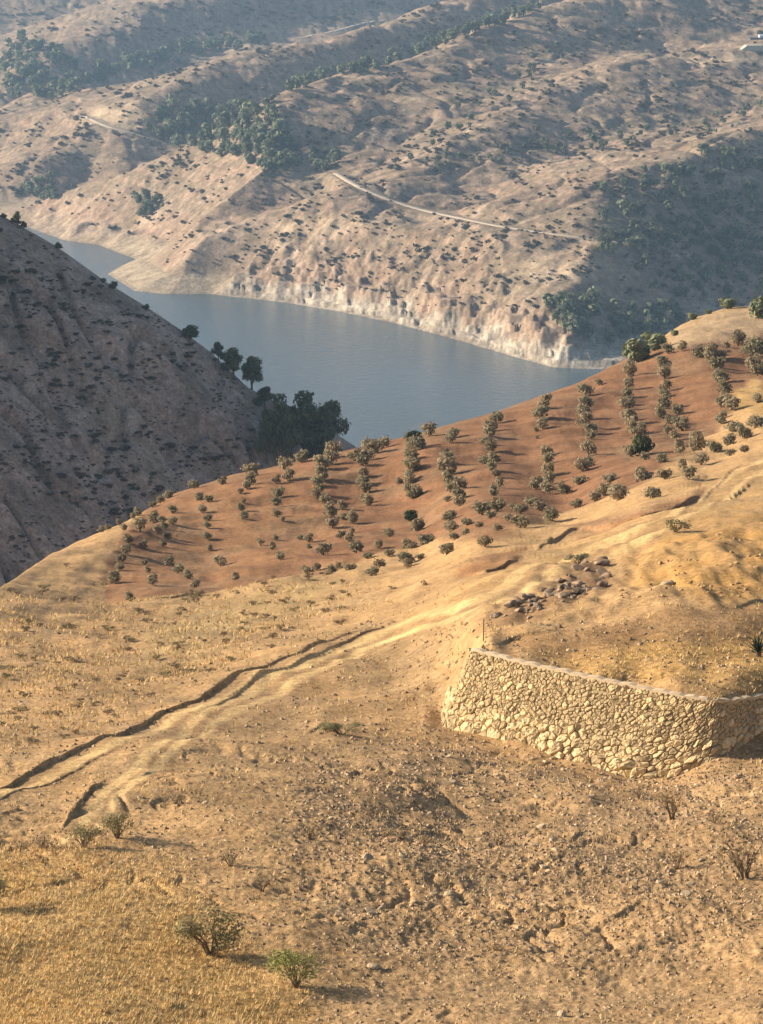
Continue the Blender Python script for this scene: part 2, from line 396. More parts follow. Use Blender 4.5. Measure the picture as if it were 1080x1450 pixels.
shadow_bands = np.sin(2 * math.pi * (NY + 2.5 * fbm(NX, NY, 30, 2, 121) + 0.12 * NX) / 8.5); C = mixc(C, (0.175, 0.095, 0.055), poly_mask(wU, wV, ORCH, 6) * sstep(-0.1, 0.9, shadow_bands) * 0.5 * sstep(330, 520, U))  # dark bands painted into the soil for the trees' long shadows, striped like furrows
C = mixc(C, (0.26, 0.125, 0.06), poly_mask(wU, wV, [(640, 815), (690, 785), (745, 770), (740, 795), (690, 815)], 5) * 0.8)
C = mixc(C, (0.27, 0.15, 0.085), poly_mask(wU, wV, [(800, 745), (870, 728), (1000, 692), (1000, 705), (900, 740), (820, 758)], 4) * 0.8)
C = mixc(C, (0.42, 0.32, 0.215), poly_mask(wU, wV, [(940, 500), (950, 470), (1000, 445), (1120, 432), (1120, 470), (1060, 480), (1000, 488)], 6) * 0.95)  # bare knoll
C = mixc(C, (0.46, 0.315, 0.145), poly_mask(wU, wV, [(1035, 560), (1070, 535), (1100, 590), (1045, 585)], 5))
C = mixc(C, (0.43, 0.295, 0.145), poly_mask(wU, wV, [(560, 875), (700, 800), (900, 740), (1000, 700), (1080, 650), (1120, 640), (1120, 690), (1000, 740), (860, 770), (700, 850), (600, 890)], 14) * 0.75)  # bulldozed track
C = mixc(C, (0.23, 0.145, 0.085), poly_mask(wU, wV, [(690, 884), (760, 848), (800, 816), (850, 795), (866, 825), (815, 852), (740, 882)], 9) * 0.95)  # rubble
C = mixc(C, (0.33, 0.24, 0.14), poly_mask(wU, wV, [(490, 900), (640, 900), (640, 1000), (560, 1005), (480, 960)], 25) * 0.7)
TRK = np.zeros(U.shape)
for pts, wd_ in [([(88, 1192), (165, 1110), (225, 1056), (290, 1008), (400, 955), (500, 912), (600, 872), (700, 835), (800, 790), (900, 755), (970, 722), (1030, 680), (1090, 645)], 5.0), ([(112, 1195), (192, 1108), (250, 1058), (318, 1012), (430, 960), (530, 912), (620, 880), (720, 842), (820, 800), (920, 762), (1000, 722), (1060, 680), (1110, 655)], 4.6), ([(0, 1128), (130, 1070), (260, 1010), (390, 951), (480, 915)], 4.0)]:
    pa = np.array(pts, float); ln = np.interp(ucols, pa[:, 0], pa[:, 1]) + 1.2 * fbm(ucols, ucols * 0, 40, 2, 65); sl_ = np.gradient(ln, ucols)
    dd = np.abs(Vv - ln[None]) / np.sqrt(1 + sl_ ** 2)[None] + np.where((U < pa[0, 0]) | (U > pa[-1, 0]), 99, 0); hw = wd_ * np.clip(120 / D, .45, 1.3)
    C = mixc(C, (0.30, 0.20, 0.11), sstep(hw * 3.4, hw * 2.0, dd) * 0.35 * (1 - TRK)); C = mixc(C, (0.70, 0.52, 0.27), sstep(hw * 1.5, hw * 0.6, dd) * (0.75 + 0.2 * np.clip(fbm(NX, NY, 2.5, 2, 67), -1, 1))); TRK = np.maximum(TRK, sstep(hw * 2, hw, dd))
blot = fbm(NX, NY, 7.0, 4, 101)
C = C * (1 + 0.16 * np.clip(blot, -1, 1))[..., None]
grey = sstep(0.05, 0.5, fbm(NX, NY, 11, 3, 111)); C = mixc(C, (0.30, 0.225, 0.145), grey * 0.30)
C = mixc(C, (0.37, 0.262, 0.165), poly_mask(wU, wV, [(380, 1060), (560, 1040), (900, 1105), (1150, 1085), (1150, 1460), (480, 1460), (420, 1240)], 60) * 0.3)
C = C * np.array([0.98, 0.93, 0.825])
CH = np.broadcast_to(C[0][None], (nh - 1,) + C[0].shape)
me = new_mesh('near_hillside', np.stack([AX, AY, AZ], -1), quads=grid_quads(AX.shape[0], AX.shape[1]))
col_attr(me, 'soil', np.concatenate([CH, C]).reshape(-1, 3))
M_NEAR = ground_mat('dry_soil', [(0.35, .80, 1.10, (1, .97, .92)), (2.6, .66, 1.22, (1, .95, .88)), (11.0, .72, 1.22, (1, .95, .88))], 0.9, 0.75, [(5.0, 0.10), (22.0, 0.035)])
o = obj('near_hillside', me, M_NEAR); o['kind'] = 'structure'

def near_samp(A, u, v):
    i = np.clip(np.searchsorted(ucols, u), 0, len(ucols) - 1); t_ = (v - crest(u)) / (VB - crest(u)); return A[np.clip(np.searchsorted(tau, t_), 0, NV - 1), i]
def near_at(u, v):
    i = np.clip(np.searchsorted(ucols, u) - 1, 0, len(ucols) - 2); fu = (u - ucols[i]) / (ucols[i + 1] - ucols[i])
    t_ = (v - float(crest(u))) / (VB - float(crest(u)))
    j = np.clip(np.searchsorted(tau, t_) - 1, 0, NV - 2); fv = np.clip((t_ - tau[j]) / (tau[j + 1] - tau[j]), 0, 1)
    def s(A): return (A[j, i] * (1 - fu) + A[j, i + 1] * fu) * (1 - fv) + (A[j + 1, i] * (1 - fu) + A[j + 1, i + 1] * fu) * fv
    return np.array([s(NX), s(NY), s(NZ)])
def near_many(u, v):
    i = np.clip(np.searchsorted(ucols, u) - 1, 0, len(ucols) - 2); fu = (u - ucols[i]) / (ucols[i + 1] - ucols[i])
    t_ = (v - crest(u)) / (VB - crest(u))
    j = np.clip(np.searchsorted(tau, t_) - 1, 0, NV - 2); fv = np.clip((t_ - tau[j]) / (tau[j + 1] - tau[j]), 0, 1)
    def s(A): return (A[j, i] * (1 - fu) + A[j, i + 1] * fu) * (1 - fv) + (A[j + 1, i] * (1 - fu) + A[j + 1, i + 1] * fu) * fv
    return np.stack([s(NX), s(NY), s(NZ)], -1)

# =================================================================== THE SHADED HILL ON THE LEFT
LC = np.array([(-700, -60), (-420, 90), (-200, 205), (0, 304), (30, 320), (80, 349), (150, 399), (210, 436), (260, 470), (300, 500), (350, 548), (400, 574), (470, 611), (500, 630), (560, 676), (760, 850), (900, 1000)], float)
lcrest = lambda u: np.interp(u, LC[:, 0], LC[:, 1])
lu = np.concatenate([np.arange(-700, -40, 12), np.arange(-40, 620, 2.5), np.arange(620, 900, 12)]); LN = 240
lt = np.linspace(0, 1, LN) ** 1.15
LU = np.broadcast_to(lu[None], (LN, len(lu))); LV = lcrest(lu)[None] + (1150 - lcrest(lu)[None]) * lt[:, None]
X, M = ray(LU, LV)
LD = 399.7 / (M + 0.436 - 0.674 * X) + 9 * (1 - np.sqrt(np.clip((LV - lcrest(lu)[None]) / 40, 0, 1)))
LX, LY, LZ = X * LD, LD, -M * LD
lrel = 3.2 * fbm(LX, LY, 60, 2, 201) + 1.5 * fbm(LX, LY + 0.4 * LX, 18, 3, 205) + 0.35 * fbm(LX, LY, 4, 3, 209)
gul = np.abs(fbm(LX + 0.5 * LY, (LY - 0.5 * LX) * 0.35, 16, 2, 213)); lrel -= 2.6 * sstep(0.22, 0, gul)
LZ = LZ + lrel * sstep(-2, 40, LV - lcrest(lu)[None])
hx, hy, hz = [LX[0]], [LY[0]], [LZ[0]]; Xc = LX[0] / LY[0]; s0 = ray(lu, lcrest(lu))[1]
for k in range(1, 40):
    st_ = 1.5 * 1.09 ** k; yy = hy[-1] + st_
    hz.append(np.maximum(hz[-1] - (s0 + (0.6 - s0) * sstep(0, 12, k)) * st_, -300)); hy.append(yy); hx.append(Xc * yy)
BX = np.vstack([np.array(hx[1:][::-1]), LX]); BY = np.vstack([np.array(hy[1:][::-1]), LY]); BZ = np.vstack([np.array(hz[1:][::-1]), LZ])
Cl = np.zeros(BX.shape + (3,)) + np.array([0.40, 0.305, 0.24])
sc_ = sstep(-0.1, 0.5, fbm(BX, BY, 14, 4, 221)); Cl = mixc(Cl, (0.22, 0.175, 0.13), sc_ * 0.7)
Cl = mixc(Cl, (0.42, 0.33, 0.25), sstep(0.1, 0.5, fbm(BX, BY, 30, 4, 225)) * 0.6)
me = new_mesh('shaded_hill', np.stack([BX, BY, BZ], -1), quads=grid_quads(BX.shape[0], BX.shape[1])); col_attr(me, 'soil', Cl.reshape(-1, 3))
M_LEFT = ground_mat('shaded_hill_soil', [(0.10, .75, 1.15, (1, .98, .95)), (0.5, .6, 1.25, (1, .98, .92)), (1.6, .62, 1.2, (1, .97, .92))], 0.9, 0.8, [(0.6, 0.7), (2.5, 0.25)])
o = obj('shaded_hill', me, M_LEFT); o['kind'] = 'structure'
def left_at(u, v):
    i = int(np.clip(np.searchsorted(lu, u) - 1, 0, len(lu) - 2)); fu = (u - lu[i]) / (lu[i + 1] - lu[i])
    t_ = max(0.0, (v - float(lcrest(u))) / (1150 - float(lcrest(u))))
    j = int(np.clip(np.searchsorted(lt, t_) - 1, 0, LN - 2)); fv = (t_ - lt[j]) / (lt[j + 1] - lt[j])
    s = lambda A: (A[j, i] * (1 - fu) + A[j, i + 1] * fu) * (1 - fv) + (A[j + 1, i] * (1 - fu) + A[j + 1, i + 1] * fu) * fv
    return np.array([s(LX), s(LY), s(LZ)])

# =================================================================== THE FAR HILLS
ZL = -250.0
def on_lake(u, v):
    X, M = ray(u, v); d = -ZL / M; return (float(X * d), float(d))
SHORE = [(1800, 560, 4, 12), (1400, 548, 6, 12), (1100, 538, 8, 12), (870, 523, 10, 9), (785, 521, 15, 8), (720, 503, 16, 10), (650, 482, 15, 11), (560, 458, 13, 11), (480, 441, 11, 9), (400, 428, 12, 9),
         (310, 418, 9, 9), (296, 416, 2, 14), (240, 417, 1.5, 14), (190, 412, 1.5, 14), (152, 388, 1.5, 14), (172, 376, 2, 14), (192, 367, 4, 16), (160, 355, 5, 16), (140, 347, 6, 18), (90, 340, 7, 18), (40, 322, 7, 18), (-60, 300, 6, 18), (-400, 255, 6, 18), (-900, 220, 6, 18)]
sh = np.array([on_lake(a, b) for a, b, _, _ in SHORE]); sh_at = [(c, d) for _, _, c, d in SHORE]
fu_ = np.concatenate([np.arange(-420, -30, 9), np.arange(-30, 1112, 2.2), np.arange(1112, 1520, 9)])
FX = (fu_ - 540) / (F * ct)
frows = np.concatenate([np.arange(1230, 1420, 9), np.arange(1420, 2060, 1.9), np.arange(2060, 2320, 2.6), np.arange(2320, 2800, 4.5), np.arange(2800, 4000, 12)])
gx = FX[None, :] * frows[:, None]; gy = np.broadcast_to(frows[:, None], gx.shape)
sd, al, at, _ = pl_dist(gx, gy, sh, sh_at)
# travelling right to left along the far shore the land lies on the right hand
inl = sd
Hc, Wc = at
def ridge(pts): return np.array([np.r_[P(u, v, d)] for u, v, d, *_ in pts]), [(float(P(u, v, d)[2]), a, b) for u, v, d, a, b in pts]
# (u, v, distance, fall per metre on the left flank, on the right flank)
RIDGES = [
    [(776, 462, 1496, .8, .8), (800, 395, 1560, .35, .8), (832, 335, 1610, .25, .75), (858, 252, 1710, .25, .75), (1000, 200, 1790, .2, .75), (1080, 182, 1830, .2, .75), (1300, 120, 1950, .2, .7), (1500, 60, 2050, .2, .7)],
    [(500, 268, 1790, .35, .35), (600, 228, 1860, .22, .40), (700, 172, 1960, .2, .38), (800, 112, 2080, .2, .33), (950, 72, 2180, .2, .35), (1080, 62, 2220, .2, .3), (1300, 10, 2400, .2, .3)],
    [(330, 236, 1890, .5, .5), (378, 150, 2000, .45, .34), (440, 112, 2070, .55, .30), (540, 90, 2130, .55, .30), (600, 68, 2190, .55, .30), (660, 42, 2260, .55, .30), (770, 6, 2360, .5, .35), (950, -60, 2560, .5, .35), (1300, -120, 2900, .4, .35)],
    [(150, 180, 2290, .75, .75), (213, 158, 2310, .28, .8), (240, 116, 2370, .22, .8), (310, 90, 2420, .18, .8), (420, 56, 2500, .3, .8), (540, 26, 2620, .45, .75), (640, -4, 2720, .45, .7), (900, -90, 3000, .4, .6)],
    [(-300, 160, 2650, .2, .7), (40, 118, 2780, .2, .75), (78, 62, 2900, .2, .75), (190, 14, 3040, .2, .75), (330, -30, 3220, .2, .7), (600, -120, 3600, .2, .6)],
    [(-300, 262, 2260, .1, .95), (-60, 250, 2230, .1, .95), (10, 233, 2230, .08, 1.0), (95, 198, 2250, .08, 1.0), (133, 178, 2280, .3, .9), (172, 186, 2260, .6, .6)],
    [(-900, -90, 3700, .2, .3), (300, -110, 3850, .2, .3), (900, -150, 3850, .2, .3), (1800, -150, 3700, .2, .3)],
]
fr = sstep(60, 110, gx) * sstep(1900, 1700, gy); fl = sstep(-140, -200, gx)
k0 = 0.25 * (1 - fr) * (1 - 0.5 * fl) + 0.04 * fr
base = ZL + np.clip(inl, 0, 170) * k0 + np.clip(inl - 170, 0, 1e9) * 0.045
base = base + 4.0 * fbm(gx, gy, 90, 2, 301) * sstep(0, 120, inl)
lse = np.exp((base - (-150)) / 7.0)
for r in RIDGES:
    pp, aa = ridge(r)
    wx = gx + 10 * fbm(gx, gy, 90, 3, 311); wy = gy + 10 * fbm(gx, gy, 90, 3, 315)
    s_, _, a_, _ = pl_dist(wx, wy, pp[:, :2], aa)
    k_ = np.where(s_ < 0, a_[1], a_[2])
    rd = np.sqrt(s_ * s_ + 16.0) - 4.0
    zz = a_[0] - k_ * rd + np.where(np.abs(s_) > 130, 0.35 * k_ * (np.abs(s_) - 130), 0) - 0.45 * np.clip(np.abs(s_) - 210, 0, 1e9)
    lse = lse + np.exp((zz + 150) / 7.0)
gz = 7.0 * np.log(lse) - 150
def boxblur(A, n, ax):
    pad = [(0, 0), (0, 0)]; pad[ax] = (n + 1, n); c = np.cumsum(np.pad(A, pad, mode='edge'), ax)
    return (np.take(c, range(2 * n + 1, c.shape[ax]), ax) - np.take(c, range(0, c.shape[ax] - 2 * n - 1), ax)) / (2 * n + 1)
for _ in range(2): gz = boxblur(boxblur(gz, 5, 0), 8, 1)
amp = sstep(0, 90, inl)
gz = gz + amp * (5.0 * fbm(gx, gy, 90, 2, 321) + 1.6 * fbm(gx, gy, 30, 2, 325) + 0.55 * fbm(gx, gy, 9, 3, 329))
gu = np.abs(fbm(gx + 14 * fbm(gx, gy, 50, 2, 333), gy, 48, 2, 331)); gz -= amp * 2.2 * sstep(0.3, 0, gu)
gu2 = np.abs(fbm(gx, gy, 17, 2, 337)); gz -= amp * 0.35 * sstep(0.25, 0, gu2)
# shoreline: rock band or beach, then the hillside
prof = ZL + Hc * 0.62 * sstep(0, 1, inl / (Wc * 1.9 * np.clip(1 + 0.9 * fbm(gx, gy, 22, 2, 341), .35, 2))) * (1 + 0.35 * fbm(gx, gy, 16, 3, 343)) + np.clip(inl, 0, 1e9) * (0.28 + 0.008 * Hc) + np.clip(inl - 25, 0, 1e9) * 0.5
ledge = 3.5 * (np.clip(np.abs(fbm(gx, gy, 9, 3, 345)), 0, 0.8) - 0.25) * sstep(0, 4, inl) * sstep(70, 25, inl) * sstep(3, 9, Hc)
blk = (np.round(fbm(gx, gy, 15, 2, 371) * 4) / 4 * 3.2 + np.round(fbm(gx, gy, 6, 1, 373) * 3) / 3 * 1.3) * sstep(1, 8, inl) * sstep(60, 30, inl) * sstep(6, 9, Hc)
land = np.minimum(gz, prof + ledge * 0.4 + blk)
strat = np.round((land - ZL + 1.5 * fbm(gx, gy, 20, 2, 349)) / 3.4) * 3.4 + ZL
rockm = sstep(0.5, 2, land - ZL) * sstep(24, 15, land - ZL) * sstep(6, 10, Hc)
land = land + (strat - land) * 0.75 * rockm
gz = np.where(inl > 0, land, ZL + np.clip(inl * 0.35, -12, 0) - 0.05)
def far_h(x, y):
    X = x / y; i = int(np.clip(np.searchsorted(FX, X) - 1, 0, len(FX) - 2)); f = (X - FX[i]) / (FX[i + 1] - FX[i])
    j = int(np.clip(np.searchsorted(frows, y) - 1, 0, len(frows) - 2)); g = (y - frows[j]) / (frows[j + 1] - frows[j])
    return float((gz[j, i] * (1 - f) + gz[j, i + 1] * f) * (1 - g) + (gz[j + 1, i] * (1 - f) + gz[j + 1, i + 1] * f) * g)
def far_at(u, v):
    X, M = ray(u, v); X = float(X); M = float(M)
    i = int(np.clip(np.searchsorted(FX, X) - 1, 0, len(FX) - 2))
    mt = -gz[:, i] / frows
    hit = np.nonzero((mt <= M) & (gz[:, i] > ZL + 0.3))[0]
    if len(hit) == 0: return None
    y = float(frows[hit[0]]); x = X * y
    return np.array([x, y, far_h(x, y)])


ROADS = []
def lay_road(name, pix, width):
    global gz
    ctl = [far_at(*p) for p in pix]; ctl = np.array([c for c in ctl if c is not None])
    t = np.r_[0, np.cumsum(np.linalg.norm(np.diff(ctl[:, :2], axis=0), axis=1))]; tt = np.arange(0, t[-1], 2.5)
    pts = np.stack([np.interp(tt, t, ctl[:, k]) for k in range(3)], -1)
    for _ in range(90): pts[1:-1] = 0.25 * pts[:-2] + 0.5 * pts[1:-1] + 0.25 * pts[2:]
    sd_, _, at_, _ = pl_dist(gx, gy, pts[::3, :2], [(float(z),) for z in pts[::3, 2]])
    w_ = sstep(width * 2.6, width * 0.9, np.abs(sd_)); gz = gz + (at_[0] - gz) * w_
    ROADS.append((name, pts, width))
lay_road('hillside_road', [(476, 247), (500, 261), (520, 271), (545, 284), (600, 298), (660, 311), (720, 325), (780, 335), (835, 341), (890, 346)], 4.6)
lay_road('forest_road', [(118, 171), (150, 180), (190, 190), (245, 205)], 5.0)
lay_road('upper_track', [(420, 58), (470, 47), (520, 33), (545, 29)], 3.2)
Cf = np.zeros(gx.shape + (3,)) + np.array([0.325, 0.230, 0.158])
hgt = gz - ZL
Cf = mixc(Cf, (0.27, 0.215, 0.145), sstep(-0.1, 0.5, fbm(gx, gy, 60, 4, 351)) * 0.55)
Cf = mixc(Cf, (0.41, 0.305, 0.215), sstep(0.1, 0.55, fbm(gx, gy, 40, 4, 355)) * 0.7)
scr = sstep(0.02, 0.30, fbm(gx, gy, 7.5, 3, 359)); Cf = mixc(Cf, (0.19, 0.155, 0.105), scr * 0.75 * sstep(14, 30, hgt))
terr = fbm(gx * 0.25, (gz + 0.06 * gx) * 3.2, 9, 3, 357); Cf = mixc(Cf, (0.20, 0.155, 0.10), sstep(0.08, 0.35, terr) * 0.5 * sstep(14, 26, hgt))
nl = 12 + 8 * fbm(gx, gy, 16, 3, 361)
ring = sstep(nl, nl * 0.55, hgt)
Cf = mixc(Cf, (0.46, 0.40, 0.315), ring * sstep(6, 10, Hc) * 0.95)
Cf = mixc(Cf, (0.40, 0.325, 0.225), sstep(11, 6, hgt) * sstep(8, 5, Hc) * 0.85)
Cf = mixc(Cf, (0.24, 0.20, 0.14), sstep(1.2, 0.3, hgt) * 0.5)
band = fbm(gx * 0.12, (hgt + 0.02 * gx) * 1.0, 2.2, 3, 367); Cf = mixc(Cf, (0.26, 0.215, 0.165), sstep(0.0, 0.35, band) * ring * sstep(6, 10, Hc) * 0.75)
crk = sstep(0.10, 0.0, np.abs(fbm(gx, gy, 9, 3, 365))); Cf = mixc(Cf, (0.23, 0.19, 0.15), crk * ring * sstep(6, 10, Hc) * 0.9)
pxu = 540 + gx / gy * F * ct; 
pv = 725 + F * np.tan(np.arctan(-gz / gy) - TILT)
pale = poly_mask(pxu, pv, [(125, 165), (150, 150), (205, 155), (220, 175), (180, 190), (140, 182)], 8) + poly_mask(pxu, pv, [(370, 320), (520, 300), (560, 318), (430, 335)], 10) * .6 + poly_mask(pxu, pv, [(720, 370), (800, 345), (880, 385), (820, 400), (740, 395)], 10) * .7 + poly_mask(pxu, pv, [(980, 92), (1020, 72), (1120, 70), (1120, 95)], 5)
Cf = mixc(Cf, (0.50, 0.38, 0.25), np.clip(pale, 0, 1) * 0.8)
me = new_mesh('far_hills', np.stack([gx, gy, gz], -1), quads=grid_quads(gx.shape[0], gx.shape[1], True)); col_attr(me, 'soil', Cf.reshape(-1, 3))
M_FAR = ground_mat('far_hill_soil', [(0.03, .80, 1.12, (1, .97, .93)), (0.16, .62, 1.22, (1, .97, .9)), (0.55, .66, 1.2, (1, .96, .9))], 0.9, 0.6, [(0.16, 1.2), (0.6, 0.5)])
o = obj('far_hills', me, M_FAR); o['kind'] = 'structure'
# ------------------------------------------------------------------ the lake
def water_mat():
    m, t, b = mat_new('lake_water', 0.12, 0.5)
    b.inputs['Base Color'].default_value = (0.045, 0.085, 0.105, 1); b.inputs['IOR'].default_value = 1.33
    tc = N(t, 'ShaderNodeTexCoord'); mp = N(t, 'ShaderNodeMapping'); mp.inputs['Scale'].default_value = (1.0, 0.55, 1.0)
    t.links.new(tc.outputs['Object'], mp.inputs[0])
    n1 = N(t, 'ShaderNodeTexNoise', Scale=0.35, Detail=5.0, Roughness=0.65); t.links.new(mp.outputs[0], n1.inputs['Vector'])
    n2 = N(t, 'ShaderNodeTexNoise', Scale=0.012, Detail=3.0); t.links.new(mp.outputs[0], n2.inputs['Vector'])
    rp = N(t, 'ShaderNodeMapRange'); rp.inputs['From Min'].default_value = 0.35; rp.inputs['From Max'].default_value = 0.65; rp.inputs['To Min'].default_value = 0.55; rp.inputs['To Max'].default_value = 1.0
    t.links.new(n2.outputs['Fac'], rp.inputs[0])
    bp = N(t, 'ShaderNodeBump', Distance=0.9); t.links.new(rp.outputs[0], bp.inputs['Strength']); t.links.new(n1.outputs['Fac'], bp.inputs['Height'])
    t.links.new(bp.outputs[0], b.inputs['Normal'])
    return m
me = new_mesh('lake', [(-1500, 560, ZL), (1500, 560, ZL), (1500, 2700, ZL), (-1500, 2700, ZL)], quads=[(0, 1, 2, 3)])
o = obj('lake', me, water_mat()); o['kind'] = 'structure'

# ------------------------------------------------------------------ unpaved roads on the far hills
M_ROAD = noise_mat('pale_road', (0.40, 0.32, 0.225), (0.49, 0.39, 0.275), 0.2)
for name, pts, width in ROADS:
    V = []
    for i, p in enumerate(pts):
        d = pts[min(i + 1, len(pts) - 1)] - pts[max(i - 1, 0)]; n_ = np.array([-d[1], d[0], 0]); n_ /= np.linalg.norm(n_) + 1e-9
        w = width * 0.5 * (1 + 0.10 * math.sin(i * 0.9) * math.sin(i * 0.23)); z = max(far_h(*(p + n_ * q)[:2]) for q in (-w, 0, w)) + 0.25
        for q in (-1.3, -1, 1, 1.3): V.append((*(p + n_ * q * w)[:2], z if abs(q) == 1 else z - 0.9))
    me = new_mesh(name, V, quads=grid_quads(len(pts), 4)); o = obj(name, me, M_ROAD); o['kind'] = 'structure'

# =================================================================== PLANTS
def leaf_cloud(n, lobes, size, seed, up=0.35, shell=0.55, asp=1.6):
    """leaf-clump faces spread through a set of ellipsoid lobes -> V, quads, tint"""
    r = np.random.default_rng(seed)
    lb = np.array(lobes, float); w = lb[:, 3] * lb[:, 4] + 0.02; w = w / w.sum()
    k = r.choice(len(lb), n, p=w); L = lb[k]
    d = r.normal(size=(n, 3)); d /= np.linalg.norm(d, axis=1)[:, None]
    rad = (shell + (1 - shell) * r.random(n) ** 0.6) * (1 + 0.10 * r.normal(size=n))
    c = L[:, :3] + d * L[:, 3:6] * rad[:, None]
    nr = d + r.normal(size=(n, 3)) * 0.55; nr[:, 2] += up; nr /= np.linalg.norm(nr, axis=1)[:, None]
    a = np.cross(nr, r.normal(size=(n, 3))); a /= np.linalg.norm(a, axis=1)[:, None] + 1e-9; b = np.cross(nr, a)
    s = size * (0.55 + 0.8 * r.random(n)); a *= (s * asp * 0.5)[:, None]; b *= (s / asp * 0.75)[:, None]
    V = np.stack([c - a - b * 0.6, c + a * 0.2 - b, c + a + b * 0.5, c - a * 0.2 + b], 1).reshape(-1, 3)
    V[:, 2] = np.maximum(V[:, 2], 0.0)
    Q = np.arange(4 * n).reshape(n, 4)
    T = np.clip(0.5 + 0.22 * r.normal(size=n) + 0.18 * (lb[k, 2] * 0 + (r.random(len(lb))[k] - 0.5) * 1.6), 0, 1)
    return V, Q, T
def crown_mesh(name, n, lobes, size, seed, mat, **kw):
    V, Q, T = leaf_cloud(n, lobes, size, seed, **kw)
    me = new_mesh(name, V, quads=Q, smooth=False); tint_attr(me, T); me.materials.append(mat); return me
def stem_mesh(name, paths, mat, sides=5):
    V, Q = tubes(paths, sides); me = new_mesh(name, V, quads=Q); me.materials.append(mat); return me
M_BARK = noise_mat('bark', (0.09, 0.065, 0.045), (0.19, 0.145, 0.10), 6.0, 0.95, 0.6, 0.02)
M_TWIG = noise_mat('dry_twigs', (0.17, 0.12, 0.07), (0.29, 0.21, 0.12), 8.0, 0.95)
M_OLIVE = leaf_mat('olive_leaves', (0.16, 0.136, 0.074), (0.37, 0.315, 0.188), transl=0.4)
M_OLIVE2 = leaf_mat('dusty_olive_leaves', (0.20, 0.158, 0.088), (0.43, 0.345, 0.208), transl=0.4)
M_EVER = leaf_mat('evergreen_leaves', (0.020, 0.032, 0.014), (0.115, 0.125, 0.050))
M_PINE = leaf_mat('pine_needles', (0.035, 0.052, 0.028), (0.21, 0.235, 0.115), transl=0.35)
M_FPINE = leaf_mat('far_pine_needles', (0.05, 0.068, 0.036), (0.29, 0.30, 0.165), transl=0.3)
M_FSHRUB = leaf_mat('scrub_leaves', (0.045, 0.042, 0.026), (0.14, 0.115, 0.066))
M_GREEN = leaf_mat('green_shrub_leaves', (0.17, 0.165, 0.045), (0.38, 0.355, 0.11))
M_GREY = leaf_mat('grey_shrub_leaves', (0.14, 0.115, 0.048), (0.34, 0.275, 0.125))
M_DRY = leaf_mat('dry_shrub_leaves', (0.20, 0.135, 0.065), (0.38, 0.275, 0.145))

def olive_kind(seed, mat, n=380):
    r = np.random.default_rng(seed); lobes = []
    for k in range(6):
        a = r.random() * 6.28; q_ = 0.26 * r.random() ** 0.5
        lobes.append((q_ * math.cos(a), q_ * math.sin(a), 0.36 + 0.30 * r.random(), 0.22 + 0.09 * r.random(), 0.20 + 0.09 * r.random(), 0.17 + 0.08 * r.random()))
    lobes.append((0, 0, 0.40, 0.38, 0.38, 0.30))
    cr = crown_mesh('crown', n, lobes, 0.10, seed, mat, shell=0.35)
    fork = [(0.02, 0, 0.26), (0.12 * r.normal(), 0.12 * r.normal(), 0.55)]
    st_ = stem_mesh('trunk', [([(0, 0, -0.12), (0.01, 0.01, 0.12), (0.02, 0, 0.28)], [0.06, 0.045, 0.04]),
                              ([(0.02, 0, 0.26), (0.12, 0.04, 0.45), (0.2, 0.1, 0.62)], [0.035, 0.025, 0.01]),
                              ([(0.02, 0, 0.26), (-0.10, -0.05, 0.45), (-0.18, 0.06, 0.62)], [0.035, 0.025, 0.01])], M_BARK)
    return cr, st_
OLIVES = [olive_kind(400 + k, M_OLIVE if k % 2 else M_OLIVE2) for k in range(9)]
EVER = olive_kind(430, M_EVER, 700)
def put_tree(name, kind, p, w, h, label, cat, group=None, rz=None):
    e = obj(name, None, loc=p, rz=random.random() * 6.28 if rz is None else rz, scale=(w, w, h))
    tag(e, label, cat, group)
    obj('trunk', kind[1], parent=e); obj('crown', kind[0], parent=e)
    return e
def zoomlist(x0, y0, k, L): return [(x0 + a / k, y0 + b / k, c / k) for a, b, c in L]
OL = zoomlist(140, 640, 4.5, [(970,155,100),(785,210,60),(605,235,70),(700,310,60),(655,370,70),(690,435,60),(690,500,50),(690,555,60),(900,255,40),(920,320,30),(905,375,50),(920,440,60),(710,640,40),(775,715,85),(870,805,60),(1030,580,50),(440,280,60),(350,430,80),(400,440,50),(250,390,60),(470,380,60),(470,480,60),(260,525,90),(440,555,60),(405,615,50),(450,700,75),(505,775,75),(570,810,70),(610,870,70),(290,715,40),(340,850,80),(310,770,40),(180,590,80),(170,640,80),(140,700,70),(130,750,70),(90,830,90),(190,930,50),(390,320,50),(340,340,50),(130,460,40),(60,490,40),(15,510,40),(215,420,40)])
OL += zoomlist(360, 590, 4.5, [(195,340,95),(305,290,95),(430,330,110),(500,250,130),(640,290,100),(740,230,130),(825,190,100),(1030,230,120),(140,420,60),(150,490,80),(140,555,70),(140,625,60),(400,410,80),(390,490,70),(450,520,80),(480,640,90),(560,590,60),(620,670,90),(690,330,80),(690,430,80),(710,470,80),(720,565,85),(1000,370,110),(920,440,50),(1010,530,90),(1040,740,80),(290,750,40),(345,790,60),(350,840,40),(440,890,100),(550,770,60),(600,800,50),(650,855,90),(620,720,40),(860,780,80),(790,830,60),(165,930,60),(115,830,50),(160,880,40),(180,690,40)])
OL += zoomlist(560, 540, 4.154, [(195,325,90),(335,330,70),(320,380,70),(300,445,40),(300,560,130),(320,680,60),(375,660,100),(375,750,80),(590,245,85),(550,300,85),(550,340,80),(555,435,90),(580,510,80),(590,580,50),(610,640,60),(850,220,100),(890,120,60),(825,290,30),(890,440,80),(895,560,85),(825,635,90),(895,660,90),(985,665,90),(580,690,70)])
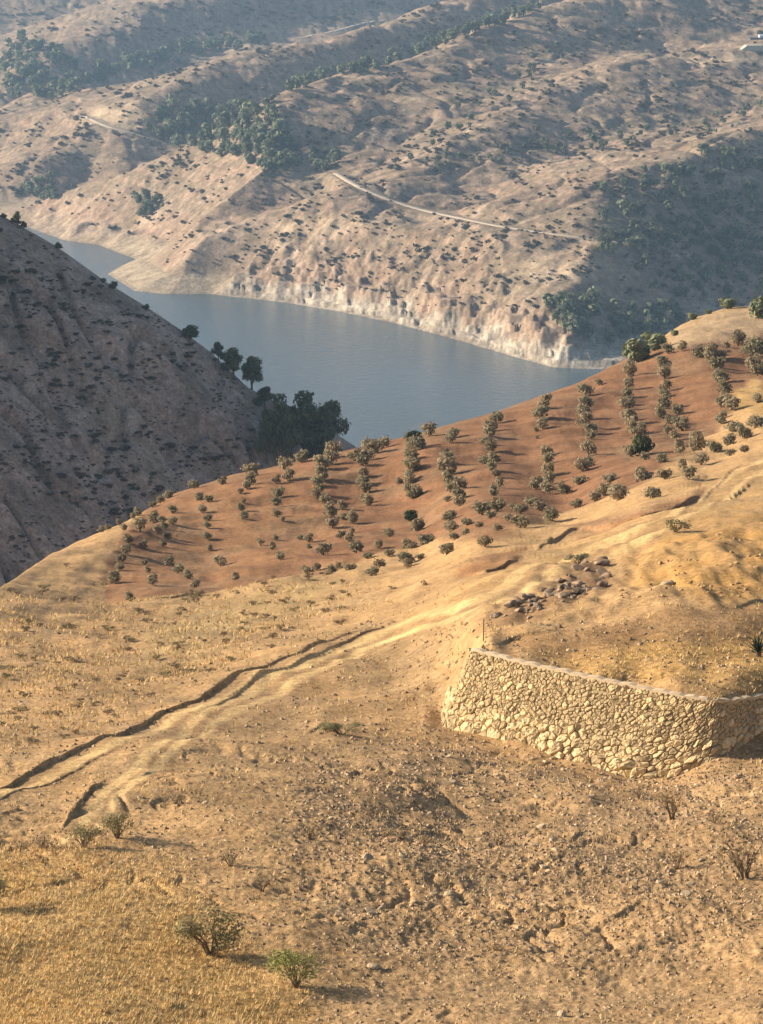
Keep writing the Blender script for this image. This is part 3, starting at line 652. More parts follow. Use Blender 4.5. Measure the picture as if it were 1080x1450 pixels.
OL += zoomlist(800, 460, 3.857, [(110,380,90),(185,330,40),(100,490,100),(140,570,80),(140,620,60),(130,720,90),(95,800,90),(350,290,90),(345,340,70),(345,380,70),(330,460,90),(360,530,90),(410,600,90),(540,250,90),(545,355,70),(545,390,60),(545,460,80),(620,500,70),(640,570,80),(600,630,60),(720,690,120),(625,710,70),(790,200,110),(830,260,90),(850,330,90),(865,390,80),(950,100,60),(1030,180,130),(1050,280,80),(880,120,40),(850,540,60)])
BANKTREES = zoomlist(360, 590, 4.5, [(720,900,60),(860,890,60),(340,1010,80),(490,980,60),(610,990,70),(750,1000,80),(800,960,70),(980,930,60),(400,960,50),(530,940,40)])
BANKTREES += zoomlist(560, 540, 4.154, [(130,890,80),(600,780,90),(510,800,100),(560,830,60),(490,870,40),(660,840,50),(690,770,40),(735,790,70),(800,750,90),(845,780,70),(905,830,95),(735,880,100),(600,890,50),(525,975,70),(310,830,80),(325,890,90),(420,870,60),(410,910,50),(300,1000,90),(345,950,60),(180,950,90),(80,970,90),(95,1000,40),(145,1040,40),(60,1060,90),(910,925,40)])
BANKTREES += zoomlist(800, 460, 3.857, [(905,470,90),(900,640,70),(920,590,80),(980,600,80),(740,780,70),(820,700,80),(670,870,80),(545,860,70),(425,840,100),(480,930,80),(290,960,130),(210,930,80),(160,960,60),(240,860,70),(80,870,70),(520,770,60),(440,745,50),(640,790,50),(1040,560,80),(1050,430,60),(980,690,50),(900,710,50),(60,1000,60)])
extra = []
for u, v, w in OL:
    below = [t for t in OL if abs(t[0] - u) < 15 and 24 < t[1] - v < 46]; near_ = [t for t in OL if abs(t[0] - u) < 15 and 4 < t[1] - v <= 24]
    if below and not near_: t = below[0]; extra.append(((u + t[0]) / 2 + random.gauss(0, 2), (v + t[1]) / 2, (w + t[2]) / 2 * random.uniform(.8, 1)))
OL += extra
for u, v, w in list(OL):
    if u > 330 and not [t for t in OL if abs(t[0] - u) < 13 and 3 < t[1] - v <= 16] and [t for t in OL if abs(t[0] - u) < 16 and 16 < t[1] - v < 40]:
        OL.append((u + random.gauss(0, 3), v + 13, w * random.uniform(.7, .95)))
print('OLIVES', len(OL), 'filled', len(extra))
def near_tree(name, kind, u, v, wpx, label, cat, group, hk=1.0, sink=0.10):
    v = max(v, float(crest(u)) + 1.5)
    p = near_at(u, v); w = wpx * p[1] / F; h = w * hk * (0.9 + 0.25 * random.random())
    p[2] -= sink * h
    return put_tree(name, kind, p, w, h, label, cat, group)
for u, v, w in OL:
    if u < 330 and v > 700:
        near_tree('olive_tree', random.choice(OLIVES), u, v, w * 1.12 + 2.6, 'small young olive tree in the sparse rows at the low tip of the red orchard', 'olive tree', 'young olive trees at the tip of the orchard')
    elif v < float(crest(u)) + 24:
        near_tree('olive_tree', random.choice(OLIVES), u, v, w * 1.12 + 2.6, 'bushy olive tree standing on the brow of the red orchard', 'olive tree', 'olive trees along the brow of the orchard')
    else:
        k = random.randrange(9); tone = 'grey green' if k % 2 else 'dusty brown'; sz = 'large' if w > 22 else ('medium' if w > 16.5 else 'small')
        near_tree('olive_tree', OLIVES[k], u, v, w * 1.12 + 2.6, '%s %s olive tree in a planted row on red ploughed soil' % (sz, tone), 'olive tree', '%s %s olive trees in the orchard rows' % (sz, tone))
for u, v, w in BANKTREES:
    k = random.randrange(9); tone = 'grey green' if k % 2 else 'dusty brown'; sz = 'broad' if w > 18 else 'little'
    near_tree('olive_bush', OLIVES[k], u, v, w * 1.35 + 2, '%s %s olive bush on the pale strip between orchard and dirt track' % (sz, tone), 'olive bush', '%s %s olive bushes below the orchard' % (sz, tone), hk=0.85)
near_tree('olive_tree', EVER, 588, 638, 32, 'large dark olive tree on the orchard brow against the lake', 'olive tree', None, 0.95)
near_tree('olive_tree', OLIVES[3], 582, 672, 27, 'round olive tree just below the large dark one on the brow', 'olive tree', None)
near_tree('olive_tree', OLIVES[5], 588, 706, 27, 'grey olive tree directly above the blackish one in its row', 'olive tree', None)
near_tree('olive_tree', EVER, 583, 740, 25, 'blackish round olive tree near the foot of its orchard row', 'olive tree', None, 1.0)
near_tree('evergreen_tree', EVER, 908, 644, 36, 'dark green evergreen tree with dense crown among the dusty olives', 'tree', None, 1.05)
near_tree('evergreen_tree', OLIVES[1], 893, 646, 28, 'pale two-stemmed tree standing against the dark evergreen', 'tree', None, 1.0)
GB = olive_kind(440, leaf_mat('bright_bush_leaves', (0.11, 0.125, 0.06), (0.30, 0.305, 0.165)), 900)
near_tree('round_bush', GB, 900, 512, 50, 'broad pale green bush at the lake end of the orchard below the bare knoll', 'bush', None, 1.0)
near_tree('round_bush', GB, 926, 498, 44, 'grey green bush against the foot of the bare knoll', 'bush', None, 0.95)
for u, v, w in [(955, 476, 14), (980, 452, 17), (1003, 445, 12)]:
    near_tree('round_bush', GB, u, v, w, 'small bush on the skyline edge of the bare knoll', 'bush', 'bushes along the bare knoll', 0.9)
near_tree('round_bush', GB, 1030, 437, 30, 'low wide bush behind the top of the bare knoll', 'bush', None, 0.7)
near_tree('evergreen_tree', GB, 1074, 452, 34, 'tall grey green tree on the right slope of the bare knoll', 'tree', None, 1.35)
for u, v, w in [(990, 505, 26), (1010, 497, 20), (965, 500, 20), (945, 503, 22), (1045, 488, 30), (1072, 492, 28)]:
    near_tree('olive_tree', random.choice(OLIVES), u, v, w, 'olive tree in the top row of the orchard below the bare knoll', 'olive tree', 'olive trees in the top row')

# ---- foreground shrubs
def shrub_kind(seed, mat, n, size, tall=0.9, open_=0.0, stems=5, twig=M_TWIG):
    r = np.random.default_rng(seed); lobes = []; paths = []
    for k in range(stems + 3):
        a = r.random() * 6.28; q_ = 0.42 * r.random() ** 0.5; hz_ = tall * (0.55 + 0.32 * r.random() - 0.35 * q_)
        t = (q_ * math.cos(a), q_ * math.sin(a), hz_)
        lobes.append((*t, 0.20 + 0.10 * r.random(), 0.20 + 0.10 * r.random(), tall * (0.13 + 0.10 * r.random())))
        paths.append(([(0.02 * r.normal(), 0.02 * r.normal(), -0.08), (t[0] * 0.4 + 0.03 * r.normal(), t[1] * 0.4, hz_ * 0.45), t], [0.022, 0.015, 0.006]))
        for j in range(2):
            e = np.array(t) * 0.6 + r.normal(size=3) * 0.14; e[2] = abs(e[2]) + 0.1
            paths.append(([np.array(t) * 0.45, e], [0.011, 0.004]))
    return crown_mesh('foliage', n, lobes, size, seed, mat, shell=0.15), stem_mesh('stem', paths, twig, 4)
def put_shrub(kind, u, v, wpx, hpx, label, group=None, name='shrub', at=None):
    p = near_at(u, v) if at is None else at; w = wpx * p[1] / F * 1.08; h = hpx * p[1] / F / 0.92
    p[2] -= 0.02
    e = obj(name, None, loc=p, rz=random.random() * 6.28, scale=(w, w, h)); tag(e, label, 'shrub', group)
    obj('stem', kind[1], parent=e); obj('foliage', kind[0], parent=e); return e
put_shrub(shrub_kind(501, M_GREY, 1700, 0.030, stems=9), 297, 1338, 92, 78, 'open grey green shrub with bare stems casting a shadow on dry grass')
put_shrub(shrub_kind(502, M_GREEN, 1700, 0.030, stems=8), 417, 1387, 82, 62, 'bright yellow green shrub on the edge of the dry grass')
put_shrub(shrub_kind(503, M_GREY, 1200, 0.034, stems=7), 118, 1206, 56, 38, 'low olive brown shrub at the lower end of the wheel tracks')
put_shrub(shrub_kind(504, M_GREY, 1100, 0.034, stems=7), 166, 1194, 56, 44, 'airy brown green shrub just beside the one at the wheel tracks')
put_shrub(shrub_kind(505, leaf_mat('sage_leaves', (0.15, 0.135, 0.055), (0.31, 0.27, 0.12)), 1500, 0.035, 0.8), 484, 1036, 54, 24, 'low dark green cushion shrub on bare slope left of the stone wall')
SP = [shrub_kind(510 + k, M_DRY, 110, 0.06, stems=8) for k in range(4)]
put_shrub(SP[0], 952, 1172, 42, 58, 'tall thin twiggy shrub below the stone wall')
put_shrub(SP[1], 1056, 1242, 74, 74, 'wide sparse twiggy shrub among stones on the right slope')
put_shrub(SP[2], 326, 1230, 40, 32, 'thin dry bush above the open grey green shrub')
put_shrub(shrub_kind(520, M_GREY, 1500, 0.035), -22, 1285, 70, 60, 'brown shrub at the left edge throwing its shadow over dry grass')
put_shrub(SP[3], 1058, 985, 28, 26, 'small leafless bush just behind the top of the stone wall')
put_shrub(shrub_kind(521, M_OLIVE, 500, 0.07), 818, 802, 34, 20, 'dark low bush on top of the rubble heap')
put_shrub(shrub_kind(522, M_GREY, 400, 0.07), 955, 756, 38, 22, 'grey bush beside the bulldozed dirt track')
for k, (u, v, w, h) in enumerate([(60, 1203, 50, 26), (30, 1198, 40, 22), (570, 1188, 38, 24), (440, 1196, 32, 26), (600, 1205, 30, 22), (705, 1190, 36, 22), (905, 1150, 26, 26), (960, 1230, 34, 36), (370, 1262, 34, 28), (530, 1160, 30, 20), (1010, 1180, 30, 24), (250, 1140, 34, 20), (700, 1330, 30, 20), (545, 1188, 26, 22)]):
    put_shrub(SP[k % 4], u, v, w, h, 'small bare thorn bush on the stony foreground slope', 'bare thorn bushes on the stony slope')
DT = [shrub_kind(530 + k, M_DRY, 160, 0.10, 0.8, stems=3) for k in range(4)] + [shrub_kind(536 + k, M_GREY, 150, 0.10, 0.8, stems=3) for k in range(2)]
n_ = 0
while n_ < 130:
    u = random.uniform(-10, 620); v = random.uniform(800, 1080)
    line = np.interp(u, [0, 260, 480, 620], [1095, 980, 890, 850])
    if v > line - 8 or v < crest(u) + 8 or poly_mask(np.array(u), np.array(v), ORCH, 2) > 0.3: continue
    put_shrub(random.choice(DT), u, v, random.uniform(11, 26) * (0.6 + 0.4 * (v - 700) / 380), random.uniform(6, 12), 'low dry thorn cushion on the grassy slope above the wheel tracks', 'dry thorn cushions above the tracks', 'thorn_cushion'); n_ += 1

# ---- spiky plant on the terrace
def rosette():
    r = np.random.default_rng(77); V = []; Q = []; n = 0
    for k in range(34):
        a = 6.283 * k / 34 + r.normal() * 0.1; el = R(12 + 66 * (k % 5) / 4.0 + 6 * r.normal()); L = 0.75 + 0.25 * r.random()
        d = np.array([math.cos(a) * math.cos(el), math.sin(a) * math.cos(el), math.sin(el)]); s = np.array([-math.sin(a), math.cos(a), 0]); upv = np.cross(d, s)
        for t, w, bend in [(0, .035, 0), (.35, .05, .02), (.7, .032, -.01), (1, .003, -.10)]:
            c = d * (t * L) + np.array([0, 0, 0.14 + bend * math.cos(el)])
            V += [c - s * w, c + s * w, c - upv * w * 0.5]
        for j in range(3):
            b_ = n + j * 3
            Q += [(b_, b_ + 1, b_ + 4, b_ + 3), (b_ + 1, b_ + 2, b_ + 5, b_ + 4), (b_ + 2, b_, b_ + 3, b_ + 5)]
        n += 12
    return new_mesh('leaf_rosette', V, quads=Q, smooth=False)
p = near_at(1074, 914); e = obj('spiky_plant', None, loc=p, scale=(0.95, 0.95, 1.05)); tag(e, 'dark spiky rosette plant on the stubble terrace behind the wall', 'plant')
obj('leaf_rosette', rosette(), noise_mat('spiky_leaves', (0.012, 0.016, 0.009), (0.045, 0.055, 0.025), 3.0, 0.5), e)
obj('trunk', stem_mesh('trunk', [([(0, 0, -0.2), (0, 0, 0.1), (0, 0, 0.25)], [0.14, 0.15, 0.10])], M_BARK, 8), parent=e)

# ---- pines on the shaded hill
def pine_kind(seed, n=2600, mat=M_PINE, lob=9, leaf=0.042, tall=1.0):
    r = np.random.default_rng(seed); lobes = []; paths = [([(0, 0, -0.1), (0.02, 0, 0.25), (0.01 * r.normal(), 0.02, 0.5), (0, 0, 0.75)], [0.035, 0.030, 0.022, 0.01])]
    for k in range(lob):
        a = r.random() * 6.28; z_ = 0.32 + 0.52 * r.random(); q_ = (0.34 - 0.20 * max(0, z_ - 0.5) / 0.4) * (0.35 + 0.65 * r.random())
        t = (q_ * math.cos(a), q_ * math.sin(a), z_); lobes.append((*t, 0.15 + 0.08 * r.random(), 0.15 + 0.08 * r.random(), 0.09 + 0.05 * r.random()))
        paths.append(([(0, 0, max(0.15, z_ - 0.2)), t], [0.015, 0.005]))
    lobes.append((0, 0, 0.86, 0.16, 0.16, 0.10)); lobes.append((0, 0, 0.6, 0.24, 0.24, 0.2))
    return crown_mesh('crown', n, lobes, leaf, seed, mat, shell=0.45), stem_mesh('trunk', paths, M_BARK, 5)
PK = [pine_kind(600 + k) for k in range(4)]
def left_tree(u, v, wpx, hpx, label, group=None, name='pine_tree', cat='pine tree', k=None):
    p = left_at(u, v); w = wpx * p[1] / F * 1.15; h = hpx * p[1] / F * 1.04; p[2] -= 0.4
    return put_tree(name, PK[k] if k is not None else random.choice(PK), p, w, h, label, cat, group)
for u, v, w, h, lab in [(430, 655, 82, 122, 'broad crowned pine in the middle of the grove above the lake'), (466, 640, 58, 92, 'pine at the lakeward end of the grove on the shaded hill'),
                        (396, 668, 60, 120, 'dark pine deep in the shade on the hill side of the grove'), (412, 640, 52, 80, 'narrow pine between the two broad ones of the grove'),
                        (447, 668, 60, 90, 'low spreading pine at the foot of the grove'), (378, 655, 44, 84, 'slim pine leaning on the shaded slope at the edge of the grove'),
                        (357, 552, 44, 52, 'rounded pine on the ridge just above the grove'), (330, 536, 42, 50, 'pine with split crown on the bare shaded ridge'),
                        (309, 512, 22, 32, 'thin little pine highest of the row on the ridge'), (375, 575, 34, 36, 'small pine on the ridge touching the grove')]:
    left_tree(u, v, w, h, lab)
for u, v, w, h in [(270, 480, 34, 25), (160, 407, 18, 14), (147, 398, 14, 9), (208, 437, 17, 11), (82, 350, 15, 12), (25, 318, 18, 24), (33, 322, 12, 14), (4, 306, 12, 9)]:
    left_tree(u, v + 2, w, h, 'round evergreen bush on the skyline of the shaded hill', 'bushes on the skyline of the shaded hill', 'evergreen_bush', 'bush')
M_LSH = leaf_mat('shade_scrub_leaves', (0.045, 0.042, 0.030), (0.125, 0.105, 0.072))
def low_scrub(seed, mat, n=46, size=0.28):
    r = np.random.default_rng(seed); lb = [(0.28 * r.normal(), 0.28 * r.normal(), 0.3 + 0.15 * r.random(), 0.25, 0.25, 0.22) for _ in range(3)] + [(0, 0, .3, .35, .35, .3)]
    return crown_mesh('scrub', n, lb, size, seed, mat, shell=0.5)
LS = [low_scrub(640 + k, M_LSH) for k in range(5)]
cl = [(random.uniform(-10, 470), random.uniform(330, 830)) for _ in range(60)]
n_ = 0
while n_ < 290:
    c = random.choice(cl); u = c[0] + random.gauss(0, 34); v = c[1] + random.gauss(0, 10)
    if v < lcrest(u) + 6 or v > crest(u) - 2 or u < -15 or u > 480 or u > 360 and v < 640: continue
    p = left_at(u, v); s = random.uniform(6, 14) * p[1] / F; p[2] -= 0.1
    e = obj('scrub_bush', random.choice(LS), loc=p, rz=random.random() * 6, scale=(s * 1.25, s, s * 0.62)); tag(e, 'small dark scrub bush dotted over the shaded hillside', 'scrub bush', 'scrub bushes on the shaded hill'); n_ += 1

lsc = []
while len(lsc) < 900:
    u = random.uniform(-10, 480); v = random.uniform(310, 830)
    if v < lcrest(u) + 5 or v > crest(u) - 2 or u > 360 and v < 640 or float(fbm(np.array([u]), np.array([v * 2.2]), 60, 3, 903)[0]) < random.uniform(-.5, .3): continue
    lsc.append((random.uniform(3, 6.5), left_at(u, v), 0.6))
# ---- trees and scrub on the far hills
def far_kind(seed, n=90, leaf=0.22):
    r = np.random.default_rng(seed); lobes = []
    for k in range(5):
        a = r.random() * 6.28; q_ = 0.25 * r.random() ** 0.5
        lobes.append((q_ * math.cos(a), q_ * math.sin(a), 0.40 + 0.4 * r.random(), 0.20 + 0.08 * r.random(), 0.20 + 0.08 * r.random(), 0.16 + 0.08 * r.random()))
    lobes.append((0, 0, 0.42, 0.3, 0.3, 0.3))
    return crown_mesh('far_tree', n, lobes, leaf, seed, M_FPINE, shell=0.5)
FK = [far_kind(700 + k) for k in range(8)]; FS = [low_scrub(720 + k, M_FSHRUB, 34, 0.32) for k in range(6)]
def in_poly(poly):
    xs = [a for a, _ in poly]; ys = [b for _, b in poly]
    while True:
        u = random.uniform(min(xs), max(xs)); v = random.uniform(min(ys), max(ys))
        if poly_mask(np.array(u), np.array(v), poly, 0.5) > 0.5: return u, v
def on_line(line, spread):
    L = [math.hypot(c - a, d - b) for (a, b), (c, d) in zip(line[:-1], line[1:])]; t = random.random() * sum(L)
    for k, l in enumerate(L):
        if t <= l: f = t / l; return line[k][0] + f * (line[k + 1][0] - line[k][0]), line[k][1] + f * (line[k + 1][1] - line[k][1]) + random.gauss(0, spread)
        t -= l
    return line[-1]
cand = []
def grow(n, fn, lo, hi, label, group):
    for _ in range(n):
        u, v = fn(); p = far_at(u, v)
        if p is not None and p[2] > ZL + 3: cand.append((random.uniform(lo, hi), p, label, group))
grow(120, lambda: in_poly([(205, 188), (235, 155), (330, 155), (400, 172), (418, 212), (400, 245), (300, 228), (240, 208)]), 13, 23, 'pine tree in the dense dark grove beside the forest road', 'pines of the grove by the forest road')
grow(26, lambda: in_poly([(340, 210), (420, 205), (425, 240), (370, 250)]), 13, 20, 'pine tree in the dense dark grove beside the forest road', 'pines of the grove by the forest road')
grow(80, lambda: in_poly([(0, 60), (40, 62), (110, 84), (130, 125), (60, 142), (0, 142)]), 11, 19, 'pine tree in the hazy wood on the farthest valley side', 'pines of the hazy far wood')
grow(80, lambda: on_line([(375, 153), (440, 115), (540, 94), (600, 72), (660, 47), (770, 12)], 3), 11, 18, 'tree in the line along the long far ridge', 'trees along the long far ridge')
grow(70, lambda: on_line([(60, 142), (150, 108), (200, 92), (260, 76), (330, 66), (380, 62)], 5), 11, 18, 'tree scattered along the crest behind the dark grove', 'trees on the crest behind the grove')
grow(150, lambda: in_poly([(845, 262), (1085, 198), (1085, 425), (980, 438), (900, 390), (850, 330)]), 10, 20, 'tree on the deep shaded slope right of the hillside road', 'trees on the deep shaded slope')
grow(44, lambda: on_line([(840, 344), (900, 345), (960, 340), (1080, 350)], 7), 9, 16, 'tree in the belt continuing the hillside road into the shade', 'trees continuing the hillside road')
grow(52, lambda: in_poly([(765, 425), (800, 420), (880, 450), (960, 440), (985, 470), (900, 500), (860, 490), (800, 480)]), 16, 30, 'broad tree in the dark grove above the rocky headland', 'trees of the headland grove')
grow(14, lambda: in_poly([(25, 265), (70, 255), (85, 285), (30, 290)]), 11, 18, 'tree by the head of the narrow inlet', 'trees by the head of the inlet')
grow(80, lambda: on_line([(600, 235), (700, 222), (760, 215), (830, 205), (900, 190), (1000, 175), (1080, 165)], 9), 6, 12, 'low tree in the broken hedge line across the sunlit far slope', 'trees of the broken hedge line')
grow(30, lambda: on_line([(560, 245), (620, 190), (690, 150), (760, 95), (800, 70)], 10), 7, 13, 'tree in the shallow gully of the sunlit far slope', 'trees in the shallow gully')
grow(8, lambda: in_poly([(195, 290), (220, 290), (222, 312), (196, 312)]), 14, 20, 'dark tree standing alone above the inlet shore', 'trees above the inlet shore')
grow(16, lambda: in_poly([(440, 215), (480, 215), (480, 245), (440, 245)]), 11, 17, 'tree at the upper end of the hillside road', 'trees at the end of the hillside road')
cand.sort(key=lambda c: -c[0] / c[1][1] * 2000)
def joined(name, items, kinds, label=None):
    VV = []; QQ = []; TT = []; n = 0
    for s, p, *r in items:
        me = random.choice(kinds); v = np.empty(len(me.vertices) * 3, np.float32); me.vertices.foreach_get('co', v); v = v.reshape(-1, 3).copy()
        a = random.random() * 6.28; c_, s_ = math.cos(a), math.sin(a); w = s * p[1] / F
        v = np.c_[v[:, 0] * c_ - v[:, 1] * s_, v[:, 0] * s_ + v[:, 1] * c_, v[:, 2] * (r[-1] if isinstance(r[-1], float) else 1.0)] * w + (p - [0, 0, 0.05 * w])
        VV.append(v); QQ.append(np.arange(len(v)).reshape(-1, 4) + n); n += len(v); TT.append(np.clip(np.full(len(v) // 4, random.random()) * 0.5 + np.random.rand(len(v) // 4) * 0.5, 0, 1))
    me = new_mesh(name, np.concatenate(VV), quads=np.concatenate(QQ), smooth=False); tint_attr(me, np.concatenate(TT)); return me
o = obj('fine_scrub', joined('fine_scrub', lsc, LS), M_LSH); o['kind'] = 'stuff'; o['label'] = 'fine low scrub over the shaded hillside'
for s, p, lab, grp in cand[:300]:
    w = s * p[1] / F; lab = ('tall ' if s > 15 else 'low ') + lab; grp = ('tall ' if s > 15 else 'low ') + grp; e = obj('far_tree', random.choice(FK), loc=p - np.array([0, 0, 0.05 * w]), rz=random.random() * 6, scale=(w, w, w * random.uniform(.9, 1.25))); tag(e, lab, 'tree', grp)
o = obj('distant_trees', joined('distant_trees', cand[300:], FK), M_FPINE); o['kind'] = 'stuff'; o['label'] = 'small trees thinly spread over the far ridges'
scr = []
while len(scr) < 3200:
    u = random.uniform(-10, 1090); v = random.uniform(5, 440)
    if random.random() > 0.12 + 0.88 * float(sstep(-0.1, 0.45, fbm(np.array([u]), np.array([v * 2.0]), 70, 3, 901))[0]): continue
    p = far_at(u, v)
    if p is None or p[2] < ZL + 9: continue
    scr.append((random.choice([random.uniform(3, 6), random.uniform(3, 5), random.uniform(4, 10)]), p, 0.8))
scr.sort(key=lambda c: -c[0])
for s, p, _ in scr[:300]:
    w = s * p[1] / F; e = obj('far_shrub', random.choice(FS), loc=p - np.array([0, 0, 0.05 * w]), rz=random.random() * 6, scale=(w, w, w * 0.85)); sz = 'large' if s > 9.2 else 'modest'; side = 'above the hillside road' if p[1] > 1850 else 'between the hillside road and the lake'; tag(e, '%s dark round shrub on the far dry slope %s' % (sz, side), 'shrub', '%s shrubs %s' % (sz, side))
o = obj('distant_scrub', joined('distant_scrub', scr[300:], FS), M_FSHRUB); o['kind'] = 'stuff'; o['label'] = 'fine scrub speckled over the dry hills across the lake'

# =================================================================== THE STONE WALL
wt[0] += [-0.16, 0, 0]; wb[0] += [-0.06, 0, 0]
T = np.vstack([wt[0] + [0.1, 2.6, -1.6], wt]); B = np.vstack([wb[0] + [0.25, 3.3, 0.6], wb])
mid = 0.5 * (T + B); cum = np.r_[0, np.cumsum(np.linalg.norm(np.diff(mid, axis=0), axis=1))]
sI = np.linspace(0, cum[-1], 90)
def smooth_curve(A):
    S = np.stack([np.interp(sI, cum, A[:, k]) for k in range(3)], -1)
    for _ in range(1): S[1:-1] = 0.25 * S[:-2] + 0.5 * S[1:-1] + 0.25 * S[2:]
    return S
ST, SB = smooth_curve(T), smooth_curve(B); SB[:, 2] -= 0.25
LEN = cum[-1]; HH = np.linalg.norm(ST - SB, axis=1)
def wpt(s, h, dep=0.0):
    f = np.clip(s / LEN * 89, 0, 88.999); i = int(f); g = f - i
    t_ = ST[i] * (1 - g) + ST[i + 1] * g; b_ = SB[i] * (1 - g) + SB[i + 1] * g
    tang = (mid_s[i + 1] - mid_s[i]); up = t_ - b_; n_ = np.cross(tang, up); n_ /= np.linalg.norm(n_)
    H = np.linalg.norm(up); tt = h / H
    bow = 0.16 * (1 - tt) ** 2                                  # the foot flares out
    return b_ + up * tt + n_ * (dep + bow)
mid_s = 0.5 * (ST + SB)
M_STONE = noise_mat('wall_stone', (0.46, 0.335, 0.17), (0.645, 0.485, 0.26), 7.0, 0.9, 0.6, 0.04, rnd=0.34)
M_MORTAR = noise_mat('wall_mortar', (0.36, 0.26, 0.15), (0.46, 0.34, 0.20), 9.0, 0.95, 0.5, 0.03)
M_COPING = noise_mat('coping', (0.44, 0.33, 0.20), (0.55, 0.42, 0.27), 6.0, 0.9, 0.4, 0.02)
wall = obj('stone_retaining_wall', None, loc=SB[45]); tag(wall, 'curved retaining wall of pale rounded field stones, larger at the foot', 'wall')
wl = np.array(SB[45])
V = np.array([[wpt(s, h * np.interp(s, sI, HH) / 11.0, -0.03) for h in range(12)] for s in sI]); 
front = V.reshape(-1, 3)
back = V[:, [0, -1]] + np.array([0.25, 0.75, 0]); 
bk = grid_quads(90, 12)
me = new_mesh('mortar', front - wl, quads=bk); obj('mortar', me, M_MORTAR, wall)
cp = []
for k, s in enumerate(sI):
    if s < cum[1] * 0.97: continue
    H = HH[k]; a = wpt(s, H - 0.02, 0.07); tg = mid_s[min(k + 1, 89)] - mid_s[max(k - 1, 0)]; n_ = np.cross(tg, [0, 0, 1.0]); n_ /= np.linalg.norm(n_)
    jit = 0.03 * math.sin(k * 2.1) + 0.02 * math.sin(k * 5.3)
    a = a + np.array([0, 0, jit]); b_ = a - n_ * 0.26
    cp.append([a - [0, 0, 0.09], a + [0, 0, 0.03], b_ + [0, 0, 0.05], b_ - [0, 0, 0.35]])
me = new_mesh('coping', np.array(cp).reshape(-1, 3) - wl, quads=grid_quads(len(cp), 4), smooth=False); obj('coping', me, M_COPING, wall)
# stones: darts thrown with a size that shrinks upwards, each stone the Voronoi cell of its dart
seeds = []; rs = np.random.default_rng(55)
rad = lambda h, H: 0.205 - 0.098 * min(1, max(0, (h / H - 0.20) / 0.30))
for _ in range(26000):
    s = rs.random() * LEN; H = float(np.interp(s, sI, HH)); h = rs.random() * H; r_ = rad(h, H) * (0.62 + 0.75 * rs.random())
    ok = True
    for a, b, rr in seeds:
        if abs(a - s) < 0.8 and (a - s) ** 2 * 0.72 + (b - h) ** 2 < (0.80 * (r_ + rr)) ** 2: ok = False; break
    if ok: seeds.append((s, h, r_))
def clip(poly, px, py, nx, ny):
    out = []
    for i in range(len(poly)):
        a = poly[i]; b = poly[(i + 1) % len(poly)]; da = (a[0] - px) * nx + (a[1] - py) * ny; db = (b[0] - px) * nx + (b[1] - py) * ny
        if da <= 0: out.append(a)
        if da * db < 0: t = da / (da - db); out.append((a[0] + t * (b[0] - a[0]), a[1] + t * (b[1] - a[1])))
    return out
stones = []
for i, (s, h, r_) in enumerate(seeds):
    H = float(np.interp(s, sI, HH)); poly = [(max(0, s - .6), max(-0.05, h - .6)), (min(LEN, s + .6), max(-0.05, h - .6)), (min(LEN, s + .6), min(H - .03, h + .6)), (max(0, s - .6), min(H - .03, h + .6))]
    for j, (a, b, rr) in enumerate(seeds):
        if j == i or abs(a - s) > 1.2 or abs(b - h) > 1.2: continue
        dx, dy = a - s, b - h; d_ = math.hypot(dx, dy); f = r_ / (r_ + rr)
        poly = clip(poly, s + dx * f - dx / d_ * 0.012, h + dy * f - dy / d_ * 0.012, dx, dy)
        if len(poly) < 3: break
    if len(poly) < 3: continue
    q_ = []
    for k in range(len(poly)):                                   # knock the corners off
        a = poly[k]; b = poly[(k + 1) % len(poly)]
        if math.hypot(a[0] - b[0], a[1] - b[1]) < 0.03: continue
        q_ += [(a[0] * .84 + b[0] * .16, a[1] * .84 + b[1] * .16), (a[0] * .16 + b[0] * .84, a[1] * .16 + b[1] * .84)]
    if len(q_) < 4: continue
    cx = sum(a for a, _ in q_) / len(q_); cy = sum(b for _, b in q_) / len(q_); area = abs(sum(q_[k][0] * q_[(k + 1) % len(q_)][1] - q_[(k + 1) % len(q_)][0] * q_[k][1] for k in range(len(q_)))) / 2
    bul = 0.27 * math.sqrt(area) * (0.6 + 0.8 * rs.random()); c = wpt(cx, cy, 0); V = []; n = len(q_); tx, ty = 0.16 * rs.normal(), 0.16 * rs.normal()
    for k_, dep in ((1.0, -0.06), (0.97, bul * 0.50), (0.80, bul * 0.92), (0.40, bul)):
        for a, b in q_: V.append(wpt(cx + (a - cx) * k_, cy + (b - cy) * k_, dep + (a - cx) * tx + (b - cy) * ty + 0.05 * math.sqrt(area) * rs.normal()) - c)
    V.append(wpt(cx, cy, bul * 1.05) - c)
    Q = [(r * n + k, r * n + (k + 1) % n, (r + 1) * n + (k + 1) % n, (r + 1) * n + k) for r in range(3) for k in range(n)]; Tt = [(3 * n + k, 3 * n + (k + 1) % n, 4 * n) for k in range(n)]
    stones.append((area, c, np.array(V), Q, Tt))
stones.sort(key=lambda a: -a[0])
for area, c, V, Q, Tt in stones[:300]:
    me = new_mesh('stone', V, tris=Tt, quads=Q, smooth=False); obj('stone', me, M_STONE, wall, loc=c - wl)
VV = []; QQ = []; TT = []; n = 0
for area, c, V, Q, Tt in stones[300:]:
    VV.append(V + c - wl); QQ.append(np.array(Q) + n); TT.append(np.array(Tt) + n); n += len(V)
if VV:
    me = new_mesh('small_stones', np.concatenate(VV), tris=np.concatenate(TT), quads=np.concatenate(QQ), smooth=False); o = obj('small_stones', me, M_STONE, wall); o['kind'] = 'stuff'
print('STONES', len(stones))
